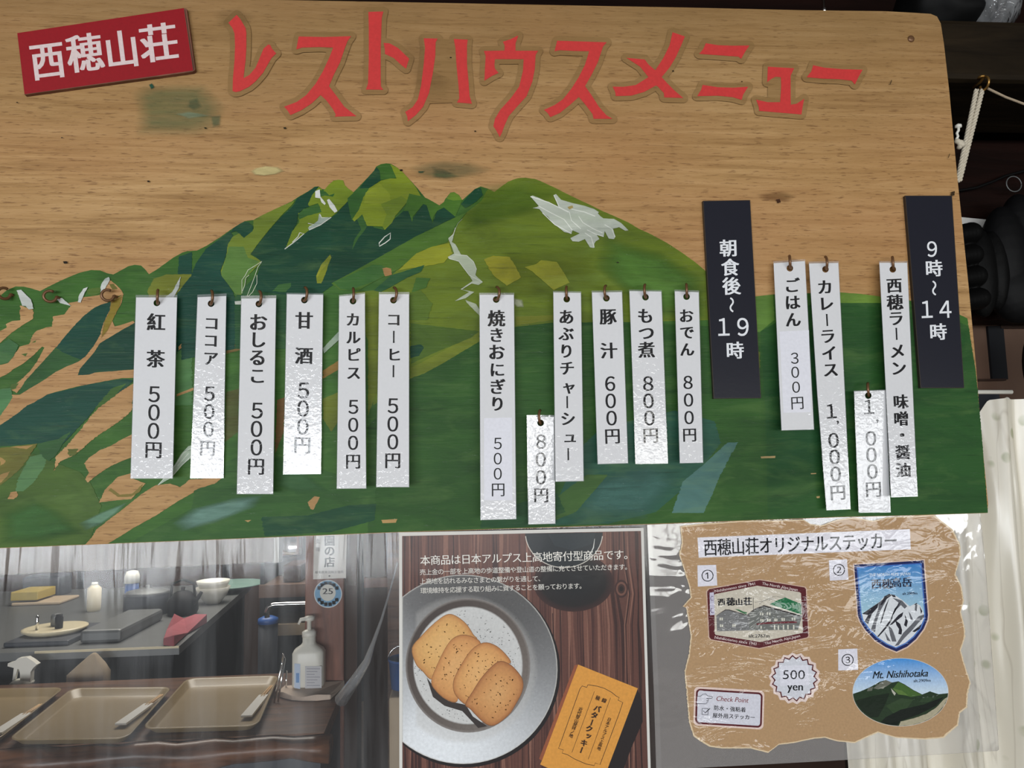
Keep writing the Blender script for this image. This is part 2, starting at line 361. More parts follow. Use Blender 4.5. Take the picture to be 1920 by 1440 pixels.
class Art:
    def __init__(s, plane, step=8e-6, base=0.00004, crop='px'):
        s.pl = plane; s.step = step; s.z = base; s.v = []; s.f = []; s.c = []; s.m = []; s.mats = []; s.crop = crop; s.lim = None
    def mi(s, mat):
        if mat not in s.mats: s.mats.append(mat)
        return s.mats.index(mat)
    def up(s): s.z += s.step
    def face(s, pts, cols, mat):
        if s.lim: pts = [(x, min(y, s.lim(x))) for x, y in pts]
        b = len(s.v); s.v += [s.pl.at(x, y, s.z) for x, y in pts]; s.f.append(list(range(b, b + len(pts)))); s.c.append(cols); s.m.append(s.mi(mat))
    def poly(s, pts, rgb, mat='paint', crop=None, rag=0.0, lift=True):
        pts = K(crop or s.crop, pts)
        if area2(pts) > 0: pts = pts[::-1]
        if rag:
            out = []
            for i, (x, y) in enumerate(pts):
                x2, y2 = pts[(i + 1) % len(pts)]; L = math.hypot(x2 - x, y2 - y); n = max(1, int(L / 2.2)); hor = abs(x2 - x) / (L + 1e-6)
                for k in range(n):
                    q = k / n; px, py = x + (x2 - x) * q, y + (y2 - y) * q
                    w = rag * (0.25 + 0.75 * (1 - hor))
                    j = mnoise.noise(V((px * 0.03, py * 0.9, s.z * 1e5))) * w * 1.6 + random.uniform(-1, 1) * w * 0.5
                    out.append((px + j, py + mnoise.noise(V((px * 0.15, py * 0.15, 9))) * min(rag, 1.5) * 0.5))
            pts = out
        if lift: s.up()
        s.face(pts, [(*lin(rgb), 1)] * len(pts), mat)
    def grad(s, pts, top, bot, y0, y1, mat, crop=None):
        pts = K(crop or s.crop, pts); oy = CROPS[crop or s.crop]
        Y0, Y1 = oy[1] + y0 / oy[2], oy[1] + y1 / oy[2]
        if area2(pts) > 0: pts = pts[::-1]
        s.up(); a, b = lin(top), lin(bot); cs = []
        for x, y in pts:
            t = min(1, max(0, (y - Y0) / (Y1 - Y0))); cs.append((*[a[i] + (b[i] - a[i]) * t for i in range(3)], 1))
        s.face(pts, cs, mat)
    def fan(s, pts, rgb_fn, center, rings, mat):
        """concentric rings (printed shading): rings = list of (scale, rgb or function(angle fraction))"""
        s.up(); n = len(pts); cx, cy = center; b = len(s.v)
        prev = None
        for sc, fn in rings:
            idx = []; cs = []
            for i, (x, y) in enumerate(pts):
                s.v.append(s.pl.at(cx + (x - cx) * sc, cy + (y - cy) * sc, s.z)); idx.append(len(s.v) - 1)
                r = fn(i / n) if callable(fn) else fn; cs.append((*lin(r[:3]), r[3] if len(r) > 3 else 1))
            if prev:
                for i in range(n):
                    j = (i + 1) % n; s.f.append([prev[0][i], prev[0][j], idx[j], idx[i]]); s.c.append([prev[1][i], prev[1][j], cs[j], cs[i]]); s.m.append(s.mi(mat))
            prev = (idx, cs)
        s.f.append(prev[0]); s.c.append(prev[1]); s.m.append(s.mi(mat))
    def soft(s, pts, rgb, alpha, crop=None, inner=0.55, mat='paint_soft'):
        pts = K(crop or s.crop, pts)
        if area2(pts) > 0: pts = pts[::-1]
        p2 = []
        for i, (x, y) in enumerate(pts):
            x2, y2 = pts[(i + 1) % len(pts)]
            for k in range(4): p2.append((x + (x2 - x) * k / 4, y + (y2 - y) * k / 4))
        cx = sum(p[0] for p in p2) / len(p2); cy = sum(p[1] for p in p2) / len(p2)
        s.fan(p2, None, (cx, cy), [(1.0, (*rgb, 0.0)), (inner, (*rgb, alpha)), (0.15, (*rgb, alpha))], mat)
    def stroke(s, pts, w, rgb, mat='paint', crop=None, closed=False, lift=True):
        pts = K(crop or s.crop, pts)
        if lift: s.up()
        n = len(pts); L, R = [], []
        for i in range(n):
            a = pts[(i - 1) % n] if (closed or i > 0) else pts[i]; b = pts[(i + 1) % n] if (closed or i < n - 1) else pts[i]
            dx, dy = b[0] - a[0], b[1] - a[1]; l = math.hypot(dx, dy) or 1; ww = (w[i] if isinstance(w, (list, tuple)) else w) / 2
            L.append((pts[i][0] - dy / l * ww, pts[i][1] + dx / l * ww)); R.append((pts[i][0] + dy / l * ww, pts[i][1] - dx / l * ww))
        c = (*lin(rgb), 1)
        for i in range(n if closed else n - 1):
            j = (i + 1) % n; q = [L[i], L[j], R[j], R[i]]
            if area2(q) > 0: q = q[::-1]
            s.face(q, [c] * 4, mat)
    def disc(s, cx, cy, rx, ry, rgb, mat, n=40, crop=None, lift=True, rot=0):
        ca, sa = math.cos(rot), math.sin(rot)
        s.poly([(cx + rx * math.cos(2 * math.pi * i / n) * ca - ry * math.sin(2 * math.pi * i / n) * sa, cy + rx * math.cos(2 * math.pi * i / n) * sa + ry * math.sin(2 * math.pi * i / n) * ca) for i in range(n)], rgb, mat, crop, lift=lift)
    def text(s, body, cx, cy, size, rgb, mat, rot=0.0, off=0.0, bold=0.0, sx=1.0, sy=1.0, res=3, whole=False, shear=0.0, width=None, crop=None, centre=None, rot90=False):
        if crop: (cx, cy), = K(crop, [(cx, cy)]); size /= CROPS[crop][2]; width = width / CROPS[crop][2] if width else None
        vs, fs = glyph(body, 0.0, res, shear)
        if not vs: return
        ascii_ = all(ord(ch) < 256 for ch in body)
        x0, x1 = min(v[0] for v in vs), max(v[0] for v in vs); y0, y1 = min(v[1] for v in vs), max(v[1] for v in vs)
        ox, oy = ((x0 + x1) / 2, (y0 + y1) / 2) if (ascii_ or whole) else (0.5, 0.38)
        if centre: ox, oy = (x0 + x1) / 2, (y0 + y1) / 2
        if width: sx = width / ((x1 - x0) * size)
        ca, sa = math.cos(rot), math.sin(rot); c = (*lin(rgb), 1); m = s.mi(mat); s.up()
        shifts = [(0, 0)]
        if bold or off > 0: e = max(0, off) * 0.6; shifts = [(-bold - e, -e), (bold + e, -e), (bold + e, e), (-bold - e, e)]
        if bold > 0.01: shifts += [(0, e), (0, -e)]
        for k, (sh, sv) in enumerate(shifts):
            b = len(s.v)
            for x, y in vs:
                if rot90: x, y = (y - oy) + ox, -(x - ox) + oy
                u = (x - ox + sh) * size * sx; w = -(y - oy + sv) * size * sy
                s.v.append(s.pl.at(cx + u * ca - w * sa, cy + u * sa + w * ca, s.z + k * 1.5e-6))
            for f in fs: s.f.append([i + b for i in f]); s.c.append([c] * len(f)); s.m.append(m)
    def build(s, name, parent):
        o = mesh(name, s.v, s.f, [MAT[m] for m in s.mats], parent, s.m)
        a = o.data.color_attributes.new('paint', 'FLOAT_COLOR', 'CORNER')
        a.data.foreach_set('color', [x for cs in s.c for c in cs for x in c])
        n = s.pl.n; bad = [p.index for p in o.data.polygons if p.normal.dot(n) < 0]
        if bad:
            bm = bmesh.new(); bm.from_mesh(o.data); bm.faces.ensure_lookup_table()
            bmesh.ops.reverse_faces(bm, faces=[bm.faces[i] for i in bad]); bm.to_mesh(o.data); bm.free()
        return o
# ------------------------------------------------------------------ the room
def struct(o): o['kind'] = 'structure'; return o
struct(box('floor', (-4.2, WY, -0.1), (4.6, 5.6, 0), MAT['floor']))
struct(box('ceiling', (-4.2, WY, 2.75), (4.6, 5.6, 2.85), MAT['ceil']))
struct(box('wall_back', (-4.2, 5.5, 0), (4.6, 5.6, 2.75), MAT['plaster']))
struct(box('wall_left', (-4.3, WY, 0), (-4.2, 5.6, 2.75), MAT['plaster']))
struct(box('wall_right', (4.6, WY, 0), (4.7, 5.6, 2.75), MAT['plaster']))
rear = bmesh.new()
def bbox(bm, lo, hi):
    m = Matrix.Translation((V(lo) + V(hi)) / 2) @ Matrix.Diagonal((*(V(hi) - V(lo)), 1)); bmesh.ops.create_cube(bm, size=1, matrix=m)
bbox(rear, (-4.2, WY - 0.1, 0), (4.6, WY, WZ0)); bbox(rear, (-4.2, WY - 0.1, WZ1), (4.6, WY, 2.75))
xs = [-4.2] + sum([[wx - ww / 2, wx + ww / 2] for wx, ww, c, rad in WIN], []) + [4.6]
for i in range(0, len(xs), 2): bbox(rear, (xs[i], WY - 0.1, WZ0), (xs[i + 1], WY, WZ1))
struct(frombm('wall_rear', rear, MAT['plaster']))
for i, (wx, ww, c, rad) in enumerate(WIN):
    wb = bmesh.new()
    bbox(wb, (wx - 0.018, WY - 0.05, WZ0), (wx + 0.018, WY - 0.01, WZ1))
    for sx in (-1, 1): bbox(wb, (wx + sx * (ww / 2 - 0.02) - 0.02, WY - 0.05, WZ0), (wx + sx * (ww / 2 - 0.02) + 0.02, WY, WZ1))
    struct(frombm('window_%d' % (i + 1), wb, MAT['counterwood']))
# beam that carries the board, with the dark wall above the serving hatch
hx0, hx1 = -1.6, 1.5
bz0 = YP(0.02).at(1850, 150).z; bz1 = YP(0.02).at(1850, 36).z
bm = struct(box('trim_1', (hx0, 0.02, bz0), (hx1, 0.14, bz1), MAT['beam'])); bevel(bm, 0.006)
wz = YP(0.17).at(1870, 600).z
struct(box('wall_front', (hx0, 0.17, wz), (hx1, 0.20, 2.75), MAT['wallwood']))
# ------------------------------------------------------------------ menu board
board = empty('menu_board', BOARD.at(900, 985), 'large plywood menu board painted with green mountains under red title letters', 'menu board')
outline = [(-190, -16), (0, -9), (640, 2), (1280, 14), (1500, 19), (1660, 21), (1715, 24), (1745, 26), (1757, 31), (1764, 44), (1770, 83), (1780, 172), (1788, 258), (1795, 333),
           (1802, 400), (1816, 535), (1830, 685), (1840, 815), (1851, 925), (1853, 945), (1851, 962), (1700, 967), (1570, 970), (1220, 983), (750, 998), (380, 1013), (0, 1028), (-190, 1036)]
pxslab('panel', outline, BOARD, 0, -0.009, MAT['wood'], board)
mu = Art(BOARD)
def _low(x):
    bl = [(-200, 1036), (0, 1028), (380, 1013), (750, 998), (1220, 983), (1570, 970), (1700, 967), (1860, 962)]
    for (a, b), (c, d) in zip(bl, bl[1:]):
        if x <= c: return b + (d - b) * (x - a) / (c - a) - 0.7
    return 961
mu.lim = _low
A = mu.poly
top = (K('A', [(-500, 520), (-60, 450), (0, 455), (60, 405), (140, 370), (210, 370), (290, 390), (360, 412), (430, 375), (540, 320), (620, 285), (720, 245), (820, 222), (900, 225), (960, 250), (1020, 262), (1080, 230), (1150, 190), (1210, 175), (1270, 182), (1310, 220), (1340, 260), (1400, 225), (1470, 175), (1560, 110), (1640, 65), (1700, 48)])
       + K('C', [(60, 820), (140, 815), (220, 775), (340, 700), (440, 630), (520, 580), (570, 550), (610, 545), (650, 540), (740, 490), (820, 455), (900, 415), (990, 375), (1040, 340), (1110, 300), (1160, 270), (1200, 240), (1235, 237), (1265, 260), (1290, 265), (1330, 220), (1370, 185), (1410, 178), (1455, 182), (1470, 225), (1500, 255), (1550, 290)])
       + K('E', [(60, 290), (120, 220), (190, 140), (210, 105), (250, 82), (300, 75), (340, 80), (390, 110), (440, 150), (500, 215), (560, 280), (620, 355), (640, 375), (690, 400), (760, 440), (790, 425), (820, 375), (860, 330), (890, 325), (930, 350), (960, 395), (1000, 360), (1070, 300), (1120, 275), (1180, 295), (1240, 325), (1290, 285), (1360, 235), (1440, 205), (1510, 200), (1590, 212)]))
slope = K('G', [(160, 95), (280, 150), (390, 205), (500, 260), (640, 325), (760, 385), (900, 445), (1020, 500), (1120, 560), (1230, 610), (1380, 690), (1520, 780), (1660, 880), (1760, 965)])
rightlow = [(1415, 557), (1450, 552), (1575, 548), (1613, 551), (1650, 556), (1700, 562), (1790, 585), (1814, 597)]
bottom = [(1852, 962), (1700, 966), (1570, 969.5), (1220, 982.5), (750, 997.5), (380, 1012.5), (0, 1027.5), (-170, 1034)]
A(top + slope + rightlow + [(1830, 700), (1842, 830)] + bottom, (66, 108, 46), rag=0.7)
A(K('E', [(1000, 500), (1130, 400), (1180, 300), (1240, 325), (1290, 285), (1360, 235), (1440, 205), (1510, 200), (1590, 212)]) + slope + [(1335, 600), (1180, 604), (1036, 605), (966, 613), (899, 623), (770, 709), (700, 760), (690, 640)] + K('E', [(0, 1200), (200, 1180), (400, 1000), (560, 830), (840, 720)]), (108, 126, 38), rag=0.8)
mu.soft([(900, 345), (985, 335), (1060, 355), (1010, 400), (930, 420), (860, 440), (850, 410)], (82, 114, 36), 0.45)
mu.soft([(1130, 440), (1240, 470), (1320, 520), (1330, 600), (1250, 600), (1180, 560), (1110, 500)], (88, 128, 52), 0.9)
mu.soft([(940, 470), (1110, 460), (1130, 540), (1000, 560), (900, 560)], (118, 132, 40), 0.6)
# lower greens
A([(690, 1010), (690, 800), (770, 709), (899, 623), (966, 613), (1036, 605), (1180, 604), (1335, 612), (1425, 624), (1460, 603), (1520, 571), (1570, 567), (1650, 566), (1700, 573), (1790, 600), (1816, 612), (1830, 700), (1842, 830), (1852, 962), (1700, 966), (1570, 969.5), (1220, 982.5), (750, 997.5), (700, 1000)], (52, 92, 40), rag=0.9)
A([(1413, 556), (1450, 552), (1452, 600), (1425, 622), (1413, 622)], (100, 136, 60), rag=0.6)
A([(1425, 622), (1470, 596), (1520, 571), (1570, 566), (1650, 566), (1700, 573), (1790, 600), (1816, 612), (1832, 720), (1852, 962), (1440, 975), (1435, 760)], (46, 88, 42), rag=1)
A([(1570, 548), (1613, 551), (1652, 556), (1652, 568), (1572, 568)], (112, 146, 58), rag=0.5)
mu.soft([(1700, 560), (1800, 590), (1816, 640), (1800, 700), (1720, 640)], (60, 116, 62), 0.7)
mu.soft([(1420, 640), (1560, 600), (1620, 760), (1560, 900), (1430, 930)], (44, 94, 56), 0.6)
A([(1332, 690), (1340, 680), (1400, 650), (1425, 660), (1425, 690), (1340, 720)], (96, 110, 40), rag=1.2)
A([(1093, 835), (1130, 800), (1180, 790), (1265, 770), (1340, 790), (1352, 830), (1300, 900), (1230, 960), (1140, 982), (1030, 985), (1041, 945)], (48, 92, 74), rag=2)
mu.soft([(1100, 900), (1240, 850), (1280, 900), (1210, 975), (1060, 985)], (78, 122, 112), 0.7)
A(K('S', [(250, 1050), (312, 1048), (270, 1120), (205, 1250), (120, 1445), (-60, 1445), (0, 1270), (110, 1180)]), (84, 124, 118), rag=2.2)
A([(1040, 935), (1100, 890), (1140, 890), (1080, 960), (1030, 980)], (70, 104, 52), rag=2)
A([(905, 965), (985, 940), (1045, 925), (1060, 960), (985, 988), (900, 990)], (44, 84, 50), rag=2)
A(K('F', [(96, 490), (100, 425), (300, 320), (520, 190), (520, 262), (300, 395), (180, 460)]), (122, 134, 44), rag=1.4)
A(K('F', [(95, 150), (520, 200), (470, 240), (250, 330), (100, 400)]), (80, 106, 40), rag=1.5)
A(K('F', [(95, 290), (160, 280), (180, 300), (150, 350), (95, 365)]), (29, 70, 50), rag=1)
A(K('F', [(740, 110), (975, 100), (975, 130), (745, 165)]), (128, 134, 44), rag=1.6)
A([(690, 560), (712, 556), (716, 640), (706, 735), (690, 780)], (112, 124, 40), rag=1)
A(K('D', [(850, 600), (945, 560), (945, 730), (900, 800), (850, 720)]), (112, 122, 42), rag=1.2)
A(K('D', [(850, 430), (945, 370), (945, 425), (850, 480)]), (150, 118, 60), rag=1.4)
A(K('D', [(270, 120), (350, 40), (350, 250), (270, 300)]), (42, 86, 46), rag=1)
A(K('D', [(268, 560), (345, 540), (340, 800), (262, 860)]), (86, 88, 44), rag=1.5)
A(K('D', [(575, 610), (620, 590), (615, 800), (562, 930)]), (118, 88, 52), rag=1.4)
A(K('D', [(270, 290), (352, 260), (352, 310), (270, 330)]), (126, 104, 58), rag=1.2)
A(K('D', [(100, 1060), (440, 900), (640, 960), (1170, 1130), (1150, 1330), (900, 1400), (400, 1445), (-300, 1460), (60, 1260)]), (58, 98, 46), rag=2)
A(K('D', [(480, 1310), (760, 1300), (1000, 1240), (1170, 1230), (1160, 1330), (900, 1400), (500, 1425)]), (35, 78, 52), rag=2)
mu.soft(K('D', [(60, 1260), (330, 1190), (500, 1175), (450, 1250), (200, 1350), (0, 1400), (-60, 1350)]), (122, 160, 146), 0.75)  # soft pale patch, a teal sparkle painted into the colour
mu.soft(K('D', [(560, 950), (760, 1050), (900, 1160), (700, 1180), (560, 1120)]), (74, 116, 74), 0.6)
A(K('D', [(758, 1222), (800, 1185), (832, 1190), (792, 1268), (775, 1262)]), (186, 146, 96), rag=1.2)
A(K('D', [(380, 1330), (420, 1328), (400, 1341)]), (186, 150, 96), rag=0.5)
A([(715, 975), (745, 973), (742, 980), (717, 981)], (186, 150, 96), rag=0.5)
A(K('S', [(438, 1128), (522, 1124), (520, 1136), (442, 1138)]), (190, 160, 110), rag=0.6)
A(K('S', [(720, 1222), (752, 1220), (750, 1226), (722, 1228)]), (190, 160, 110), rag=0.4)
A(K('S', [(752, 1352), (772, 1350), (770, 1362), (755, 1362)]), (190, 160, 110), rag=0.4)
# left greens with bare wood showing between the brush strokes
A([(-150, 900), (0, 900), (60, 850), (110, 870), (150, 885), (170, 905), (190, 950), (170, 1010), (155, 1021), (0, 1027), (-150, 1033)], (80, 108, 46), rag=2)
mu.soft([(0, 960), (60, 930), (120, 960), (160, 1000), (80, 1020), (0, 1020)], (72, 118, 62), 0.7)
A(K('B', [(270, 560), (420, 520), (405, 640), (310, 780), (210, 870), (140, 870), (160, 760)]), (96, 138, 88), rag=2)
mu.soft(K('B', [(700, 1160), (900, 1060), (1080, 990), (1160, 960), (1080, 1050), (900, 1180), (760, 1230)]), (120, 160, 132), 0.8)
A(K('A', [(1610, 100), (1728, 60), (1728, 900), (1590, 1000), (1590, 480)]), (31, 76, 60), rag=1)
A(K('A', [(1590, 960), (1728, 890), (1728, 1440), (1560, 1440)]), (82, 126, 74), rag=2)
A(K('A', [(1605, 915), (1728, 790), (1735, 840), (1605, 945)]), (178, 146, 90), 'wood', rag=1)
A(K('A', [(1590, 1340), (1740, 1280), (1740, 1305), (1590, 1360)]), (178, 146, 90), 'wood', rag=1)
A(K('A', [(1380, 300), (1500, 262), (1728, 260), (1640, 380), (1560, 470), (1340, 470), (1330, 400)]), (128, 134, 48), rag=2.4)
A(K('A', [(180, 540), (300, 580), (300, 660), (200, 720), (100, 790), (0, 880), (-200, 980), (-200, 850), (0, 770), (60, 740), (50, 710), (110, 680), (180, 675)]), (0, 0, 0), 'wood', rag=1)
A(K('A', [(985, 310), (1040, 350), (1090, 400), (1110, 440), (1060, 460), (1000, 500), (920, 540), (850, 580), (760, 660), (650, 770), (580, 870), (500, 920), (430, 1000), (330, 1110), (270, 1190), (200, 1270), (150, 1330), (90, 1290), (200, 1200), (280, 1120), (330, 1050), (400, 920), (380, 910), (300, 990), (200, 1070), (130, 1110), (60, 1160), (-100, 1240), (-100, 1100), (70, 1060), (120, 1000), (180, 910), (260, 890), (300, 800), (330, 770), (410, 740), (470, 730), (480, 640), (580, 620), (640, 540), (600, 520), (700, 505), (720, 470), (850, 455), (920, 440), (930, 370)]), (0, 0, 0), 'wood', rag=1.2)
A(K('A', [(780, 400), (830, 385), (910, 380), (900, 430), (840, 455), (790, 440)]), (86, 112, 50), rag=1.6)
A(K('A', [(980, 350), (1020, 345), (1060, 390), (1010, 400)]), (110, 106, 50), rag=1.5)
for q in ([(280, 880), (330, 850), (320, 870)], [(190, 980), (250, 970), (230, 1000)], [(100, 1250), (170, 1240), (140, 1290), (90, 1300)]): A(K('A', q), (90, 114, 52), rag=1.5)
A(K('A', [(1000, 510), (990, 580), (930, 700), (900, 810), (840, 910), (770, 1000), (700, 1050), (600, 1090), (500, 1140), (400, 1210), (300, 1270), (200, 1330), (160, 1340), (220, 1230), (300, 1140), (420, 1010), (520, 900), (600, 800), (680, 710), (760, 630), (850, 560), (930, 525)]), (31, 76, 62), rag=0.8)
A(K('A', [(500, 920), (560, 960), (650, 1000), (740, 1030), (600, 1090), (500, 1140), (400, 1210), (300, 1270), (200, 1330), (160, 1340), (220, 1230), (300, 1140), (420, 1010)]), (58, 98, 54), rag=1.5)
A(K('A', [(1000, 500), (1060, 470), (1110, 440), (1090, 530), (1050, 600), (1010, 680), (1030, 730), (1110, 710), (1200, 680), (1215, 700), (1100, 760), (1000, 820), (900, 880), (850, 960), (790, 1030), (720, 1110), (700, 1170), (820, 1150), (1000, 1130), (1215, 1118), (1215, 1192), (1100, 1195), (900, 1230), (700, 1270), (500, 1320), (400, 1350), (300, 1420), (260, 1450), (100, 1450), (120, 1380), (200, 1330), (300, 1270), (400, 1210), (500, 1140), (600, 1090), (700, 1050), (770, 1000), (840, 910), (900, 810), (930, 700), (990, 580)]), (0, 0, 0), 'wood', rag=0.8)
mu.soft(K('A', [(1000, 500), (1060, 465), (1110, 440), (1085, 540), (1040, 620), (1005, 700), (960, 790), (905, 850), (930, 700), (985, 590)]), (148, 128, 48), 1.0, inner=0.75)
A(K('B', [(105, 0), (420, 0), (330, 60), (240, 130), (170, 160), (100, 210), (0, 275), (-100, 320), (-100, 230), (0, 190), (60, 110)]), (0, 0, 0), 'wood', rag=0.8)
A(K('B', [(-100, -40), (100, -60), (110, 30), (60, 110), (0, 190), (-100, 230)]), (84, 132, 84), rag=1.2)
A(K('A', [(1225, 690), (1100, 760), (1000, 820), (900, 880), (850, 960), (790, 1030), (720, 1110), (700, 1170), (800, 1165), (870, 1140), (1000, 1135), (1225, 1113)]), (33, 72, 57), rag=0.8)
A(K('A', [(1195, 1215), (1140, 1200), (1000, 1215), (800, 1250), (600, 1300), (430, 1340), (330, 1400)]) + K('B', [(240, 100), (170, 160), (0, 275), (-90, 310), (-90, 470), (0, 465), (100, 460), (330, 440), (440, 425), (520, 490), (580, 430), (700, 300), (780, 220), (860, 120), (940, 40)]) + K('A', [(1040, 1360), (1160, 1260)]), (33, 76, 62), rag=1.4)
A(K('B', [(860, 120), (930, 30), (1010, -60), (1130, -100), (1050, 0), (960, 80)]), (72, 106, 50), rag=3)
A(K('B', [(330, 445), (430, 420), (520, 400), (640, 330), (560, 440), (510, 540), (440, 600), (380, 560)]), (62, 102, 58), rag=2.5)
A(K('B', [(1215, -110), (1195, 130), (1100, 220), (1000, 290), (880, 370), (800, 430), (740, 490), (640, 560), (540, 600), (480, 690), (500, 560), (600, 460), (720, 320), (800, 210), (900, 110), (1010, 30), (1100, -40)]), (0, 0, 0), 'wood', rag=3.2)
A(K('B', [(610, 490), (700, 485), (690, 540), (620, 560)]), (110, 116, 54), rag=2.5)
A(K('B', [(1190, 355), (1180, 565), (1080, 605), (1000, 640), (900, 705), (790, 790), (770, 760), (800, 700), (760, 620), (800, 570), (900, 500), (1000, 460), (1080, 410)]), (0, 0, 0), 'wood', rag=1.8)
A(K('B', [(1185, 705), (1180, 750), (1310, 800), (1250, 860), (1180, 940), (1050, 950), (890, 970), (950, 850), (1000, 800), (1060, 740)]), (0, 0, 0), 'wood', rag=1.4)
A(K('B', [(975, 860), (1000, 840), (1080, 900), (1190, 890), (1290, 800), (1260, 870), (1180, 920), (1060, 920)]), (140, 124, 62), rag=1.5)
A(K('B', [(1740, 770), (1740, 880), (1600, 960), (1400, 1090), (1200, 1200), (1060, 1290), (960, 1345), (765, 1352), (830, 1280), (860, 1220), (960, 1140), (1080, 1050), (1180, 970), (1280, 890), (1400, 815), (1530, 800), (1620, 830), (1700, 780)]), (0, 0, 0), 'wood', rag=1.6)
A(K('D', [(0, 1130), (50, 1085), (250, 1072), (200, 1110), (100, 1140), (0, 1195)]), (0, 0, 0), 'wood', rag=1.8)
A(K('B', [(70, 940), (90, 880), (150, 870), (160, 920), (120, 940)]), (0, 0, 0), 'wood', rag=2)
A(K('B', [(-100, 500), (0, 480), (335, 440), (260, 560), (200, 650), (100, 740), (0, 820), (-100, 850)]), (118, 114, 52), rag=2)
for q in ([(0, 560), (50, 590), (40, 620), (0, 640)], [(0, 720), (90, 690), (60, 740), (0, 800)], [(90, 470), (300, 455), (240, 490)]): A(K('B', q), (178, 142, 86), rag=2)
A(K('A', [(170, 900), (120, 1000), (75, 1055), (0, 1070), (-100, 1090), (-100, 960), (0, 890), (80, 840)]), (74, 118, 72), rag=0.8)
# flank of the middle ridge
A(K('C', [(440, 640), (470, 690), (430, 740), (410, 830), (380, 920), (350, 1000), (360, 1040), (420, 1120), (470, 1200), (490, 1280), (480, 1700), (0, 1800), (0, 1150), (90, 1040), (130, 930), (180, 860), (220, 800), (330, 720)]), (29, 74, 60), rag=0.9)
A(K('C', [(480, 1240), (560, 1150), (720, 1000), (960, 1100), (1280, 1200), (1280, 1300), (940, 1700), (480, 1700)]), (46, 88, 54), rag=1.2)
A(K('C', [(1020, 365), (990, 380), (900, 415), (740, 490), (650, 545), (650, 620), (590, 680), (560, 700), (520, 660), (460, 690), (420, 760), (400, 880), (355, 1000), (360, 1040), (430, 1130), (490, 1210), (540, 1210), (560, 1150), (590, 1050), (720, 915), (690, 890), (620, 850), (700, 740), (780, 640), (900, 500), (1000, 400)]), (122, 140, 48), rag=0.7)
A(K('C', [(430, 780), (560, 780), (600, 880), (700, 910), (590, 1050), (550, 1200), (490, 1210), (430, 1130), (358, 1040), (375, 960)]), (94, 130, 62), rag=1.3)
A(K('C', [(440, 655), (470, 610), (520, 578), (570, 552), (605, 560), (648, 600), (642, 640), (590, 680), (562, 702), (530, 668), (490, 640)]), (29, 76, 57), rag=0.5)
A(K('C', [(1235, 237), (1200, 245), (1110, 305), (1040, 345), (1000, 420), (900, 510), (780, 645), (700, 745), (625, 845), (690, 890), (725, 920), (690, 1010), (660, 1100), (680, 1180), (900, 1210), (1100, 1220), (1260, 1200), (1400, 1100), (1560, 1000), (1728, 890), (1728, 480), (1560, 380), (1490, 380), (1400, 480), (1300, 560), (1150, 630), (1050, 710), (940, 790), (1000, 640), (1040, 560), (1050, 480), (1100, 440), (1150, 420), (1140, 400), (1180, 310)]), (29, 72, 52), rag=0.7)
A(K('C', [(820, 1180), (880, 1120), (985, 1105), (990, 1130), (940, 1190)]), (62, 104, 54), rag=1.5)
A(K('C', [(1535, 300), (1560, 280), (1728, 105), (1728, 500), (1620, 500), (1560, 550), (1545, 480), (1530, 375), (1480, 380)]), (58, 102, 46), rag=0.5)
A(K('C', [(1290, 265), (1330, 220), (1370, 185), (1410, 178), (1455, 182), (1470, 225), (1500, 255), (1550, 290), (1490, 380), (1400, 470), (1340, 520), (1150, 630), (1050, 710), (940, 790), (1000, 640), (1060, 560), (1050, 480), (1250, 430), (1230, 390), (1150, 415), (1140, 400), (1180, 310), (1235, 245), (1265, 262), (1245, 325)]), (124, 144, 40), rag=0.7)
A(K('C', [(1050, 490), (1100, 440), (1250, 420), (1262, 470), (1140, 500), (1060, 535)]), (62, 104, 50), rag=1.6)
A(K('C', [(1245, 270), (1300, 285), (1330, 318), (1380, 300), (1365, 330), (1290, 320), (1240, 335)]), (56, 100, 46), rag=0.8)
# main peak
A(K('E', [(0, 585), (40, 540), (90, 530), (130, 620), (280, 655), (380, 550), (450, 490), (490, 490), (520, 560), (540, 540), (620, 430), (650, 440), (690, 560), (700, 600), (740, 490), (800, 460), (850, 500), (902, 541), (700, 640), (560, 710), (420, 800), (240, 890), (100, 980), (0, 1022), (-180, 1120), (-180, 620)]), (29, 70, 50), rag=0.7)
A(K('E', [(0, 345), (60, 295), (150, 290), (110, 360), (80, 440), (20, 530), (0, 575), (-20, 500), (-40, 380)]), (60, 104, 46), rag=0.5)
A(K('E', [(35, 545), (92, 530), (130, 625), (110, 660), (60, 720), (0, 830), (20, 740), (80, 650)]), (60, 100, 48), rag=0.6)
A(K('E', [(192, 140), (120, 222), (62, 297), (155, 290), (250, 222), (240, 140), (215, 108)]), (29, 74, 52), rag=0.4)
A(K('E', [(212, 106), (250, 84), (300, 76), (340, 82), (388, 203), (330, 208), (250, 222), (240, 140)]), (64, 108, 40), rag=0.5)
A(K('E', [(335, 84), (390, 112), (440, 152), (500, 217), (560, 290), (600, 360), (560, 362), (500, 340), (490, 400), (450, 450), (380, 530), (350, 590), (285, 655), (265, 625), (130, 620), (90, 520), (20, 582), (3, 562), (60, 480), (100, 370), (150, 292), (250, 227), (330, 207), (388, 207)]), (138, 154, 40), rag=0.6)
A(K('E', [(120, 330), (240, 250), (330, 345), (335, 420), (200, 432), (105, 425)]), (152, 166, 48), rag=1)
A(K('E', [(250, 430), (430, 360), (490, 400), (450, 450), (380, 530), (345, 590), (280, 650), (265, 625), (300, 520)]), (122, 142, 42), rag=1)
